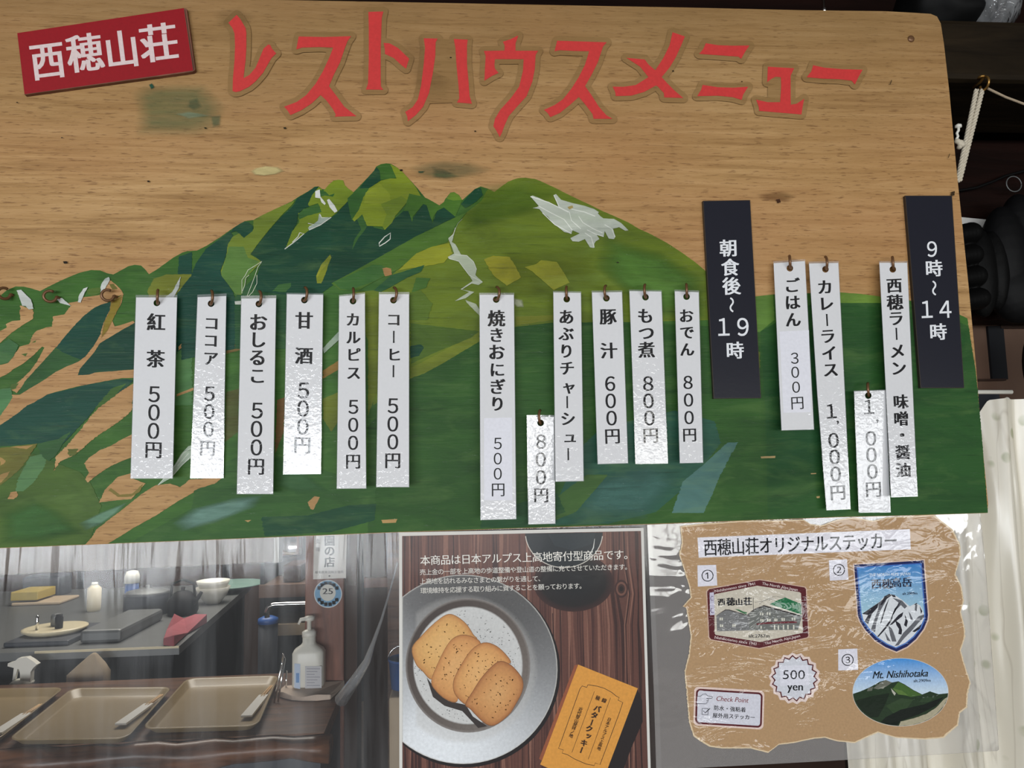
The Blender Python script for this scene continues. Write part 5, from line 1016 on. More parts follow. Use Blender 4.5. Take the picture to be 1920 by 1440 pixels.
# ------------------------------------------------------------------ clear vinyl sheet hanging below the board
def wavy(name, x0, x1, z0, z1, y, amp, freq, mat, parent=None, nx=120, nz=10, topfn=None, label=None, cat=None):
    vs, fs = [], []
    for j in range(nz + 1):
        for i in range(nx + 1):
            u = x0 + (x1 - x0) * i / nx; zt = z1 + (topfn(u) if topfn else 0); zz = z0 + (zt - z0) * j / nz
            a = mnoise.noise(V((u * freq, zz * freq * 0.12, 3))) + 0.4 * mnoise.noise(V((u * freq * 2.3, zz * freq * 0.2, 8)))
            vs.append(V((u, y + amp * (1 + a), zz)))
    for j in range(nz):
        for i in range(nx): k = j * (nx + 1) + i; fs.append((k, k + 1, k + nx + 2, k + nx + 1))
    o = mesh(name, vs, fs, mat, parent, None, True, None if parent else V(((x0 + x1) / 2, y, z0)))
    return o
vx1 = YP(0.016).at(1222, 1000).x
vz1 = BOARD.at(600, 1000).z + 0.012
vin = wavy('vinyl_curtain', -1.25, vx1, 0.62, vz1, 0.0125, 0.003, 9, MAT['vinyl'])
tag(vin, 'clear vinyl curtain below the menu board with the serving counter showing through', 'curtain')
# ------------------------------------------------------------------ serving counter and kitchen behind the vinyl
CZ = 0.77
CT = ZP(CZ)
yf = CT.at(300, 1388).y; yb = CT.at(300, 1272).y
xr_ = CT.at(607, 1375).x; xr2 = CT.at(640, 1290).x
counter = empty('serving_counter', (-0.6, (yf + yb) / 2, 0), 'dark wooden serving counter with a varnished log edge behind the vinyl', 'counter')
slab('top', [V((-2.4, yf, CZ)), V((xr_, yf, CZ)), V((xr2, yb, CZ)), V((-2.4, yb, CZ))], [V((-2.4, yf, CZ - .04)), V((xr_, yf, CZ - .04)), V((xr2, yb, CZ - .04)), V((-2.4, yb, CZ - .04))], MAT['counterwood'], counter)
lp = [V((-2.4 + (xr_ + 0.02 + 2.4) * k / 40, yf - 0.015 + 0.004 * math.sin(k * 1.7), CZ - 0.034 + 0.004 * math.sin(k * 0.9))) for k in range(41)]
tube('log_edge', lp, [0.033 + 0.004 * math.sin(k * 0.8) + 0.003 * math.sin(k * 2.1) for k in range(41)], MAT['logwood'], counter, 18)
box('cabinet_base', (-2.4, yf + 0.06, 0), (xr_ - 0.02, yb - 0.03, CZ - 0.04), MAT['slate'], counter)
# trays
def outline_bi(c, s, n=7, r=0.09):
    """rounded outline between four corner points, scaled about the middle"""
    FL, FR, BR_, BL = c; out = []
    for u, v in rrect(0, 0, 1, 1, r, n):
        u, v = 0.5 + (u - 0.5) * s, 0.5 + (v - 0.5) * s
        out.append(FL * (1 - u) * (1 - v) + FR * u * (1 - v) + BR_ * u * v + BL * (1 - u) * v)
    return out
def tray(label, cs):
    top = ZP(CZ + 0.024); c = [top.at(x, y) for x, y in cs]
    cen = sum(c, V((0, 0, 0))) / 4; root = empty('serving_tray', V((cen.x, cen.y, CZ)), label, 'tray', 'olive trays lined up on the serving counter')
    loops = [(0.86, -0.023), (0.90, -0.019), (0.985, -0.002), (1.0, 0.0), (0.985, 0.0015), (0.955, -0.001), (0.885, -0.018), (0.84, -0.0195)]
    vs, fs = [], []; n = 0
    for s, dz in loops:
        o = [p + V((0, 0, dz)) for p in outline_bi(c, s)]; n = len(o); vs += o
    for i in range(len(loops) - 1):
        for k in range(n): k2 = (k + 1) % n; fs.append((i * n + k, i * n + k2, (i + 1) * n + k2, (i + 1) * n + k))
    fs.append(list(range(n))[::-1]); fs.append([(len(loops) - 1) * n + k for k in range(n)])
    o = frombm_from(vs, fs, 'tray_body', MAT['tray'], root)
    return root
def frombm_from(vs, fs, name, mat, parent):
    o = mesh(name, vs, fs, mat, parent, None, True); bm = bmesh.new(); bm.from_mesh(o.data); bmesh.ops.recalc_face_normals(bm, faces=bm.faces); bm.to_mesh(o.data); bm.free(); return o
tray('olive tray cut off at the left, under the spray bottle head', [(-220, 1391), (-6, 1389), (122, 1289), (-66, 1292)])
tray('olive tray in the middle of the row, in front of the brown paper bag', [(12, 1388), (238, 1385), (324, 1288), (135, 1290)])
tray('olive tray nearest the hand pump bottle', [(264, 1367), (484, 1361), (524, 1266), (350, 1272)])
def chop(label, a, b, w=0.016):
    pl = ZP(CZ + 0.012); A_, B_ = pl.at(*a), pl.at(*b); d = (B_ - A_).normalized(); s = V((-d.y, d.x, 0)); L = (B_ - A_).length
    root = empty('chopsticks', A_, label, 'chopsticks', 'wrapped chopsticks on the trays')
    z = V((0, 0, 0.0)); h = V((0, 0, 0.006))
    def q(t, ww): p = A_ + d * L * t; return [p - s * ww, p + s * ww]
    p0, p1 = q(0, w), q(0.66, w * 0.9)
    slab('paper_sleeve', [p0[0] + h, p0[1] + h, p1[1] + h, p1[0] + h], [p0[0] - z, p0[1] - z, p1[1] - z, p1[0] - z], MAT['paper'], root)
    for sg in (-1, 1):
        m = [A_ + d * L * 0.6 + s * sg * 0.004 + h * 0.6, A_ + d * L + s * sg * 0.003 + h * 0.6]
        tube('chopstick', m, [0.0034, 0.0026], MAT['stick'], root, 8)
chop('wrapped chopsticks on the tray cut off at the left', (-8, 1378), (76, 1323)); chop('wrapped chopsticks on the middle tray', (226, 1360), (303, 1305)); chop('wrapped chopsticks on the tray nearest the pump bottle', (462, 1345), (509, 1288))
# hand pump bottle on a folded cloth
bp = CT.at(579, 1297); px_m = (bp - CP).dot(RC @ V((0, 0, -1))) / FPX
cl = bmesh.new(); CL = K('U', [(418, 1040), (460, 1012), (500, 1000), (600, 985), (690, 995), (740, 975), (790, 955), (797, 985), (760, 1020), (720, 1058), (640, 1066), (560, 1066), (500, 1062), (450, 1050)])
cc = [CT.at(x, min(1322, max(1278, y))) for x, y in CL]
clo = slab('folded_cloth', [p + V((0, 0, 0.016 + 0.008 * math.sin(i * 2.1))) for i, p in enumerate(cc)], [p + V((0, 0, 0.0005)) for p in cc], MAT['cloth'], None, bp - V((0, 0, 0)))
cl.free(); bevel(clo, 0.004); tag(clo, 'pale folded cloth under the hand pump bottle', 'cloth')
bz = 0.022
bot = empty('pump_bottle', bp + V((0, 0, bz)), 'white hand sanitizer pump bottle standing on a folded cloth by the post', 'bottle')
W = 29 * px_m
def sq(h, w, d, r=0.25, n=4): return [bp + V((x * w * 2, y * d * 2, bz + h)) for x, y in [(a - .5, b - .5) for a, b in rrect(0, 0, 1, 1, r, n)]]
def loft(name, secs, mat, parent):
    vs, fs = [], []; n = len(secs[0])
    for s_ in secs: vs += s_
    for i in range(len(secs) - 1):
        for k in range(n): k2 = (k + 1) % n; fs.append((i * n + k, i * n + k2, (i + 1) * n + k2, (i + 1) * n + k))
    fs.append(list(range(n))[::-1]); fs.append([(len(secs) - 1) * n + k for k in range(n)])
    return frombm_from(vs, fs, name, mat, parent)
H = px_m
loft('bottle_body', [sq(0, W * .96, W * .66), sq(2 * H, W, W * .7), sq(60 * H, W, W * .7), sq(66 * H, W * .9, W * .64, .3), sq(74 * H, W * .5, W * .45, .45), sq(78 * H, W * .42, W * .42, .5), sq(92 * H, W * .42, W * .42, .5)], MAT['white'], bot)
lathe('pump_collar', [(W * .45, 0), (W * .45, 9 * H), (W * .3, 12 * H), (W * .2, 13 * H)], bp + V((0, 0, bz + 88 * H)), MAT['white'], bot)
lathe('pump_stem', [(W * .14, 0), (W * .14, 16 * H), (W * .32, 18 * H), (W * .34, 24 * H), (W * .2, 26 * H)], bp + V((0, 0, bz + 100 * H)), MAT['white'], bot)
tube('nozzle', [bp + V((W * .2, -0.0, bz + 122 * H)), bp + V((-W * .5, -W * .3, bz + 121 * H)), bp + V((-W * .62, -W * .36, bz + 113 * H))], [W * .14, W * .12, W * .08], MAT['white'], bot, 10)
LB = YP(bp.y - W * .7 - 0.0006)
ar = Art(LB, base=0.0002); ar.poly([(572, 1249), (603, 1249), (603, 1290), (572, 1291)], (196, 196, 200), 'matte_print')
for k in range(7): ar.stroke([(575, 1254 + k * 5.2), (600 - (k % 3) * 5, 1254 + k * 5.2)], 1.3, (150, 150, 160), 'matte_print', 'px')
ar.poly([(552, 1244), (563, 1245), (563, 1292), (552, 1290)], (188, 204, 226), 'matte_print'); ar.poly([(555, 1262), (561, 1262), (561, 1280), (555, 1280)], (110, 150, 200), 'matte_print')
ar.build('label', bot)
# thin wire holder at the tray's corner
w0 = CT.at(514, 1318); w1 = CT.at(527, 1300)
ws = empty('wire_holder', w0, 'thin chrome wire holder between the last tray and the pump bottle', 'holder')
tubes('wire', [[w0, w0 + V((0.01, 0.05, 0.10)), w0 + V((0.014, 0.055, 0.135)), w0 + V((0.02, 0.05, 0.12)), w0 + V((0.012, 0.0, 0.002))]], 0.003, MAT['chrome'], ws)
tubes('prong', [[w1 + V((0.015, 0, 0)), w1 + V((0.017, 0.0, 0.07))]], 0.003, MAT['chrome'], ws)
# low shelf between counter and steel table
TZ = 0.85; TP = ZP(TZ)
ty0 = TP.at(200, 1217).y; txr = TP.at(328, 1217).x; ty1 = TP.at(472, 1094).y; txr1 = TP.at(472, 1094).x
lowshelf = struct(box('trim_2', (-2.6, yb + 0.005, 0), (xr2 - 0.1, ty0 - 0.03, 0.60), MAT['dark']))
spc = ZP(0.60).at(42, 1330); spy = (yb + ty0) / 2 - 0.01
spx = YP(spy).at(42, 1270).x; spz = YP(spy).at(42, 1283).z
spray = empty('spray_bottle', (spx, spy, 0.60), 'white trigger spray bottle head behind the tray cut off at the left', 'bottle')
hh = spz - 0.60; u = 2.55 / FPX
lathe('bottle_body', [(30 * u, 0), (32 * u, 6 * u), (32 * u, hh * .6), (20 * u, hh * .85), (14 * u, hh * .95), (14 * u, hh)], (spx, spy, 0.60), MAT['teal'], spray)
lathe('screw_collar', [(20 * u, 0), (21 * u, 4 * u), (15 * u, 9 * u)], (spx, spy, spz), MAT['white'], spray)
hp = YP(spy)
pxslab('spray_head', K('T', [(112, 965), (112, 910), (106, 885), (42, 868), (44, 852), (80, 842), (100, 824), (150, 818), (180, 836), (208, 858), (186, 878), (172, 900), (170, 965)]), hp, 0.012, -0.012, MAT['white'], spray)
pxslab('trigger', K('T', [(78, 874), (98, 884), (84, 940), (68, 950), (74, 910)]), hp, 0.006, -0.006, MAT['white'], spray)
bgy = yb + 0.06
BP = YP(bgy); bgc = BP.at(168, 1283)
bag = empty('paper_bag', (bgc.x, bgy, 0.60), 'brown folded paper bag peeking up behind the middle tray', 'bag')
def bagsec(z, sx, sy_, dx): return [V((bgc.x + dx + x * sx, bgy + y * sy_, z)) for x, y in [(a - .5, b - .5) for a, b in rrect(0, 0, 1, 1, .12, 2)]]
zt = BP.at(173, 1224).z; zm = BP.at(173, 1250).z
loft('bag_body', [bagsec(0.60, 72 * u, .07, 0), bagsec(zm - 0.02, 70 * u, .07, -0.004), bagsec(zm + 0.01, 44 * u, .05, 0.004), bagsec(zt - .006, 12 * u, .02, 0.010), bagsec(zt, 5 * u, .008, 0.012)], MAT['bagpaper'], bag)
# steel work table
tab = empty('work_table', (-1.2, (ty0 + ty1) / 2, 0), 'dark steel work table with a painted highlight along its front edge beyond the serving counter', 'table')
slab('table_top', [V((-3.4, ty0, TZ)), V((txr, ty0, TZ)), V((txr1, ty1, TZ)), V((-3.4, ty1, TZ))], [V((-3.4, ty0, TZ - .03)), V((txr, ty0, TZ - .03)), V((txr1, ty1, TZ - .03)), V((-3.4, ty1, TZ - .03))], MAT['steel'], tab)
slab('table_body', [V((-3.4, ty0 + .03, TZ - .03)), V((txr - .03, ty0 + .03, TZ - .03)), V((txr1 - .03, ty1 - .03, TZ - .03)), V((-3.4, ty1 - .03, TZ - .03))], [V((-3.4, ty0 + .03, 0)), V((txr - .03, ty0 + .03, 0)), V((txr1 - .03, ty1 - .03, 0)), V((-3.4, ty1 - .03, 0))], MAT['dark'], tab)
box('edge_highlight', (YP(ty0).at(66, 1217).x, ty0 - 0.004, TZ - 0.006), (txr, ty0, TZ + 0.002), MAT['cream'], tab)  # cream strip painting the highlight on the table's front edge
def ont(x, y): return TP.at(x, y)
def pm(p): return (p - CP).dot(RC @ V((0, 0, -1))) / FPX
def tagone(o, label, cat, group=None): return tag(o, label, cat, group)
def bowl(label, x, yb_, w, h, mat, stack=0):
    p = ont(x, yb_); m = pm(p); r = w / 2 * m; hh_ = h * m; t = 0.006
    return tag(lathe('bowl', [(r * .4, 0), (r * .45, .004), (r * .8, hh_ * .5), (r, hh_), (r - t, hh_), (r * .75, hh_ * .52), (r * .4, .012), (.0001, .012)], p + V((0, 0, stack)), MAT[mat]), label, 'bowl', 'bowls on the work table')
bowl('lower white bowl of the pair stacked on the work table', 399, 1131, 62, 30, 'white'); bowl('upper white bowl of the pair stacked on the work table', 399, 1131, 60, 30, 'white', 12 * pm(ont(399, 1131)))
tag(lathe('dish', [(.06, 0), (.10, .012), (.17, .03), (.165, .034), (.09, .016), (.0001, .014)], ont(440, 1108) + V((-.02, .02, .004)), MAT['teal']), 'pale teal dish beside the stacked white bowls', 'dish')
p = ont(276, 1150); m = pm(p)
sp_ = empty('stock_pot', p, 'wide grey-blue pot on the work table beside the blue jug', 'pot')
lathe('pot_body', [(40 * m, 0), (41 * m, .01), (41 * m, 36 * m), (42 * m, 37 * m), (39 * m, 37 * m)], p, MAT['slate'], sp_)
lathe('pot_lid', [(41 * m, 37 * m), (36 * m, 42 * m), (8 * m, 46 * m), (4 * m, 47 * m), (5 * m, 52 * m), (.0001, 53 * m)], p, MAT['steel'], sp_)
p = ont(241, 1150); m = pm(p)
jg = empty('jug', p, 'blue jug with a white lid on the work table', 'jug')
lathe('jug_body', [(11 * m, 0), (13 * m, 10 * m), (12 * m, 50 * m)], p + V((-12 * m, 0.1, 0)), MAT['blue'], jg); lathe('jug_lid', [(13 * m, 50 * m), (14 * m, 62 * m), (10 * m, 72 * m), (.001, 74 * m)], p + V((-12 * m, 0.1, 0)), MAT['white'], jg)
p = ont(342, 1152); m = pm(p)
kt = empty('kettle', p, 'dark kettle between the grey pot and the stacked bowls', 'kettle')
lathe('kettle_body', [(24 * m, 0), (28 * m, 8 * m), (27 * m, 26 * m), (16 * m, 40 * m), (10 * m, 43 * m), (3 * m, 44 * m), (4 * m, 50 * m), (.0001, 51 * m)], p, MAT['dark'], kt)
tube('handle', [p + V((-22 * m, 0, 30 * m)), p + V((-20 * m, 0, 56 * m)), p + V((0, 0, 64 * m)), p + V((20 * m, 0, 56 * m)), p + V((22 * m, 0, 30 * m))], 2.4 * m, MAT['rubber'], kt, 8)
tube('spout', [p + V((18 * m, -.02, 18 * m)), p + V((32 * m, -.03, 32 * m)), p + V((38 * m, -.03, 42 * m))], [6 * m, 4 * m, 3 * m], MAT['dark'], kt, 8)
pk = [ont(x, y) for x, y in ((306, 1212), (326, 1214), (352, 1190), (388, 1170), (366, 1166), (344, 1166), (326, 1172), (312, 1192))]
pko = slab('pink_cloth', [q + V((0, 0, .03 + .02 * math.sin(i * 2.3))) for i, q in enumerate(pk)], [q + V((0, 0, .003)) for q in pk], MAT['pink'], None, pk[0]); bevel(pko, .008, 3); tag(pko, 'dull pink cloth crumpled on the front corner of the work table', 'cloth')
p = ont(215, 1190)
gb = box('baking_pan', (ont(152, 1206).x, ont(200, 1206).y, TZ + .001), (ont(224, 1206).x, ont(200, 1166).y, TZ + .05), MAT['steel'], None, .012, 0, (ont(230, 1206).x, ont(200, 1206).y, TZ)); tag(gb, 'wide flat grey pan on the work table, beside the pink cloth', 'pan')
# round cream board on a crate, jar and shaker, yellow box, at the left
cp_ = ont(58, 1214); m = pm(cp_)
cr = box('crate', (cp_.x - 52 * m, cp_.y + .005, TZ + .001), (cp_.x + 66 * m, cp_.y + .34, TZ + 10 * m), MAT['slate'], None, .006, 0, (cp_.x, cp_.y, TZ)); tag(cr, 'dark low crate under the round cream board', 'crate')
rb = V((cp_.x, cp_.y + .17, TZ + 10 * m))
tag(lathe('round_board', [(.0001, 0), (48 * m, 0), (58 * m, 6 * m), (58 * m, 9 * m), (52 * m, 10 * m), (.0001, 8 * m)], rb + V((0, 0, .001)), MAT['cream'], None, 36), 'round cream board lying on a dark low crate', 'board')
rz_ = rb.z + 10 * m + .001
tag(lathe('shaker', [(3.2 * m, 0), (3.4 * m, 16 * m), (2.6 * m, 20 * m), (3.2 * m, 25 * m), (.0001, 28 * m)], (rb.x - 22 * m, rb.y - .05, rz_), MAT['chrome']), 'tall shiny shaker on the round cream board', 'shaker')
tag(lathe('jar', [(7 * m, 0), (7.4 * m, 20 * m), (6 * m, 22 * m), (6 * m, 26 * m), (.0001, 27 * m)], (rb.x + 14 * m, rb.y - .03, rz_), MAT['dark']), 'small black jar on the round cream board', 'jar')
tag(lathe('canister', [(10 * m, 0), (10 * m, 18 * m), (8 * m, 22 * m), (.0001, 22.5 * m)], (rb.x - 6 * m, rb.y + .03, rz_), MAT['steel']), 'grey canister behind the shaker on the round cream board', 'canister')
yx = YP(ty1 - 0.3).at(22, 1127)
by = ty1 - .5; BYP = YP(by)
def backbox(name, x0, y0, x1, y1, mat, label, cat, depth=.2, bev=.006, plane=BYP):
    a, b = plane.at(x0, y1), plane.at(x1, y0); yy = plane.p.y
    o = box(name, (a.x, yy, TZ + .001), (b.x, yy + depth, b.z), MAT[mat], None, bev, 0, ((a.x + b.x) / 2, yy, TZ)); return tag(o, label, cat)
MAT['yellow'] = simple('mustard_box', (168, 146, 62), 0.6)
backbox('carton', 20, 1128, 112, 1140, 'bagpaper', 'brown carton on the work table behind the round cream board', 'box', .2)
yb2 = YP(by + .02)
o = box('box_lid', (yb2.at(22, 1110).x, by + .01, BYP.at(22, 1128).z + .001), (yb2.at(73, 1110).x, by + .18, BYP.at(22, 1111).z), MAT['yellow'], None, .004, 0, (yb2.at(40, 1128).x, by + .1, BYP.at(22, 1128).z)); tag(o, 'flat mustard yellow box lying on the brown carton', 'box')
backbox('storage_bin', 40, 1080, 112, 1120, 'slate', 'dark blue-grey bin at the back of the work table', 'bin', .14, .01, YP(by + .25))
p = V((YP(by - .2).at(176, 1138).x, by - .2, TZ)); m = pm(p)
wb_ = empty('bottle', p, 'cream plastic bottle standing alone on the work table left of the jug', 'bottle')
hb = YP(by - .2).at(176, 1092).z - TZ
lathe('bottle_body', [(11 * m, 0), (12 * m, 4 * m), (12 * m, hb * .8), (5 * m, hb * .92)], p, MAT['cream'], wb_); lathe('cap', [(5.5 * m, hb * .9), (5.5 * m, hb), (.0001, hb)], p, MAT['white'], wb_)
# valance of weathered slats
vy = 1.05; VP_ = YP(vy)
va = [VP_.at(x, y) for x, y in ((-320, 1092), (0, 1077.5), (150, 1073), (290, 1068), (400, 1064), (513, 1053))]
val = empty('slat_valance', VP_.at(100, 1000), 'pale weathered slat valance hanging above the serving counter', 'valance')
nv = 150; x0, x1 = va[0].x, va[-1].x; vs, fs = [], []
zb = lambda x: va[0].z + (va[-1].z - va[0].z) * (x - x0) / (x1 - x0)
for i in range(nv + 1):
    x = x0 + (x1 - x0) * i / nv; yy = vy + .006 * abs(math.sin(i * .62)) + .003 * mnoise.noise(V((i * .4, 0, 0)))
    for z in (zb(x) + .004 * mnoise.noise(V((i * .7, 3, 0))), zb(x) + .03, 1.72): vs.append(V((x, yy, z)))
for i in range(nv):
    for k in (0, 1): fs.append((i * 3 + k, (i + 1) * 3 + k, (i + 1) * 3 + k + 1, i * 3 + k + 1))
o = mesh('slats', vs, fs, MAT['bamboo'], val); sm = o.modifiers.new('thickness', 'SOLIDIFY'); sm.thickness = .012; sm.offset = 1
box('end_cap', (x1, vy - .004, zb(x1) - .002), (x1 + .012, vy + .03, 1.72), MAT['paper'], val)
box('rail', (x0, vy + .012, 1.70), (x1, vy + .05, 1.75), MAT['counterwood'], val)
# hanging steel pans right of the valance
ky = 2.6; KP = YP(ky)
for x, w, l in ((548, 21, 'shiny steel pan hanging beside the post, larger of the two'), (519, 9, 'narrow steel ladle pan hanging next to the valance end')):
    c0 = KP.at(x, 1046); m = pm(c0)
    pn = empty('steel_pan', c0, l, 'pan')
    lathe('pan_body', [(.0001, 0), (w * .8 * m, 2 * m), (w * m, 8 * m), (w * m, 60 * m), (w * .94 * m, 60 * m)], c0, MAT['chrome'], pn, 26, .45)
    tube('handle', [c0 + V((0, 0, 58 * m)), c0 + V((0, 0, 110 * m)), c0 + V((0, .02, 130 * m))], 2.5 * m, MAT['chrome'], pn)
pr0 = KP.at(500, 960); rz0 = c0.z + 129 * m
rail = empty('hanging_rail', V((pr0.x, ky + .02, rz0)), 'dark rail the steel pans hang from', 'rail')
tube('rod', [V((pr0.x - .4, ky + .02, rz0)), V((pr0.x + .3, ky + .02, rz0))], .008, MAT['dark'], rail)
for dx in (-.35, .28): tube('hanger', [V((pr0.x + dx, ky + .02, rz0)), V((pr0.x + dx, ky + .02, 2.75))], .005, MAT['dark'], rail)
# kitchen back units
cab = empty('kitchen_cabinet', (-.6, 4.4, 0), 'dark kitchen cabinet wall at the back of the kitchen', 'cabinet')
box('cabinet_body', (-4.1, 4.4, 0), (1.2, 4.9, 1.30), MAT['dark'], cab); box('upper_unit', (-4.1, 4.6, 1.32), (1.2, 4.9, 2.1), MAT['slate'], cab)
for x0_, x1_ in ((-3.2, -2.4), (-2.35, -1.5), (-1.45, -.8)): box('door', (x0_, 4.385, .1), (x1_, 4.4, 1.2), MAT['panelrust'], cab, .004)
SY = 3.0; SP = YP(SY)
shelf = empty('sink_shelf', (SP.at(530, 1190).x, SY, 0), 'dark sink shelf unit with pale boards beside the post', 'shelf')
sx0, sx1 = SP.at(484, 1200).x, SP.at(592, 1200).x
for y0_, y1_, mt in ((1097, 1121, 'panelbrown'), (1172, 1193, 'bagpaper')): box('shelf_board', (sx0 if y0_ < 1150 else SP.at(508, 1200).x, SY, SP.at(500, y1_).z), (sx1, SY + .3, SP.at(500, y0_).z), MAT[mt], shelf)
box('shelf_back', (sx0, SY + .3, 0), (sx1, SY + .33, 1.45), MAT['dark'], shelf)
for xx in (sx0, sx1 - .02): box('shelf_side', (xx, SY + .02, 0), (xx + .02, SY + .3, 1.2), MAT['dark'], shelf)
o = box('radio', (SP.at(526, 1090).x, SY + .05, SP.at(500, 1097).z + .003), (SP.at(560, 1090).x, SY + .25, SP.at(526, 1063).z), MAT['panelrust'], None, .006, 0, (SP.at(540, 1090).x, SY + .05, SP.at(526, 1097).z)); tag(o, 'small brown box on the upper board of the sink shelf', 'box')
FY = 2.75; FP = YP(FY)
fz = [FP.at(x, y) for x, y in ((501, 1158), (500, 1147), (504, 1138), (513, 1134), (540, 1133), (575, 1132), (600, 1131))]
fau = empty('faucet', fz[-1], 'shiny swan neck faucet in front of the sink shelf', 'faucet')
tube('spout', fz, .011, MAT['chrome'], fau); tube('riser', [fz[-1] + V((0, 0, .0)), V((fz[-1].x, FY, .0))], .014, MAT['chrome'], fau)
bz0_ = FP.at(492, 1177).z
bn = empty('waste_bin', (FP.at(492, 1177).x, FY + .1, 0), 'grey bin with a blue lid below the faucet', 'bin')
lathe('bin_body', [(.036, 0), (.040, .3), (.042, bz0_ - .001)], (FP.at(492, 1177).x, FY + .1, 0), MAT['slate'], bn); lathe('lid', [(.045, bz0_), (.043, bz0_ + .02), (.02, bz0_ + .03), (.0001, bz0_ + .03)], (FP.at(492, 1177).x, FY + .1, 0), MAT['blue'], bn)
# post with notice and round sticker
qy = 1.98; QP = YP(qy)
qx0, qx1, qx2 = QP.at(571.5, 1150).x, QP.at(645, 1150).x, QP.at(668, 1150).x
po = struct(box('trim_3', (qx0, qy, 0), (qx1, qy + .14, 2.75), MAT['pillarwood'])); bevel(po, .004)
struct(box('trim_4', (qx1 + .001, qy + .02, 0), (qx2, qy + .14, 2.75), MAT['panelrust']))
nt = empty('notice', QP.at(617, 1085), 'white paper notice with bold black characters pasted on the post', 'notice')
pxslab('paper', K('V', [(278, -120), (868, -150), (850, 805), (262, 828)]), QP, .0006, .0001, MAT['paper'], nt)
ar = Art(QP, base=.001)
for ch, y in (('園', 130), ('の', 315), ('店', 515)): ar.text(ch, 555, y, 200, (62, 60, 60), 'matte_print', rot=-.02, off=.02, bold=.02, crop='V')
for ch, y in (('支', 140), ('援', -10), ('後', 285)): ar.text(ch, 345, y, 92, (112, 108, 108), 'matte_print', crop='V', bold=.01)
line(ar, '岐阜県食品衛生協会', 322, 702, 782, 692, 54, (100, 98, 98), 'matte_print', 'V', .01); ar.disc(555, 768, 18, 15, (90, 88, 88), 'matte_print', 12, 'V')
ar.build('lettering', nt)
rs_ = empty('round_sticker', QP.at(614, 1113), 'round blue and white sticker reading 25 on the post below the notice', 'sticker')
ar = Art(QP, base=.0006); ar.disc(528, 1090, 252, 252, (206, 214, 218), 'matte_print', 48, 'V'); ar.disc(528, 1090, 236, 236, (112, 164, 202), 'matte_print', 48, 'V')
for k in range(16):
    a = k * math.pi / 8 + .2
    if abs(math.cos(a)) < .9: ar.poly([(528 + 190 * math.cos(a) + dx, 1090 + 190 * math.sin(a) + dy) for dx, dy in ((-34, -30), (30, -34), (34, 28), (-28, 34))], (176, 206, 224), 'matte_print', 'V', lift=False)
ar.disc(524, 1070, 142, 150, (214, 214, 206), 'matte_print', 40, 'V'); ar.text('25', 524, 1042, 150, (40, 40, 46), 'matte_print', crop='V', bold=.02, width=180)
ar.build('printed_face', rs_)
# brown boards right of the post, blue bucket on a pale post
ry = 2.3; RP = YP(ry)
struct(box('wall_inner', (RP.at(682, 1100).x, ry, 0), (1.5, ry + .05, 2.75), MAT['panelrust']))
struct(box('trim_5', (RP.at(684, 1110).x, ry - .02, RP.at(700, 1100).z), (RP.at(800, 1110).x, ry, RP.at(700, 1082).z), MAT['pillarwood']))
struct(box('trim_6', (RP.at(728, 1110).x, ry - .03, 0), (RP.at(752, 1110).x, ry, 2.75), MAT['counterwood']))
uy = 1.7; UP = YP(uy)
stz = UP.at(740, 1308).z
stl = box('stool', (UP.at(729, 1300).x, uy, 0), (UP.at(790, 1300).x, uy + .2, stz), MAT['bagpaper'], None, .006, 0, (UP.at(760, 1300).x, uy + .1, 0)); tag(stl, 'pale narrow plinth under the blue bucket', 'plinth')
bk = empty('bucket', UP.at(752, 1307), 'blue bucket on a pale plinth, partly hidden by the cookie poster', 'bucket')
bc = V((UP.at(758, 1307).x, uy + .1, stz)); m = pm(bc)
lathe('bucket_body', [(28 * m, 0.001), (33 * m, 50 * m), (34 * m, 50 * m), (34 * m, 54 * m), (31 * m, 54 * m), (26 * m, 3 * m), (.0001, 3 * m)], bc, MAT['blue'], bk); tube('handle', [bc + V((34 * m * math.cos(a), 0, 52 * m + 26 * m * math.sin(a))) for a in [math.pi * k / 12 for k in range(13)]], 1.5 * m, MAT['chrome'], bk)
# gathered clear plastic cord running down to the counter end
fpth = [(745, 1055), (732, 1105), (716, 1160), (700, 1205), (688, 1240), (668, 1272), (640, 1312)]
fq = [YP(0.9 + .55 * k / 6).at(x, y) for k, (x, y) in enumerate(fpth)]
crd = tube('gathered_vinyl', fq, [.002, .002, .003, .005, .009, .013, .018], MAT['vinylfold']); tag(crd, 'clear plastic strip gathered into a thin cord beside the cookie poster', 'plastic strip')
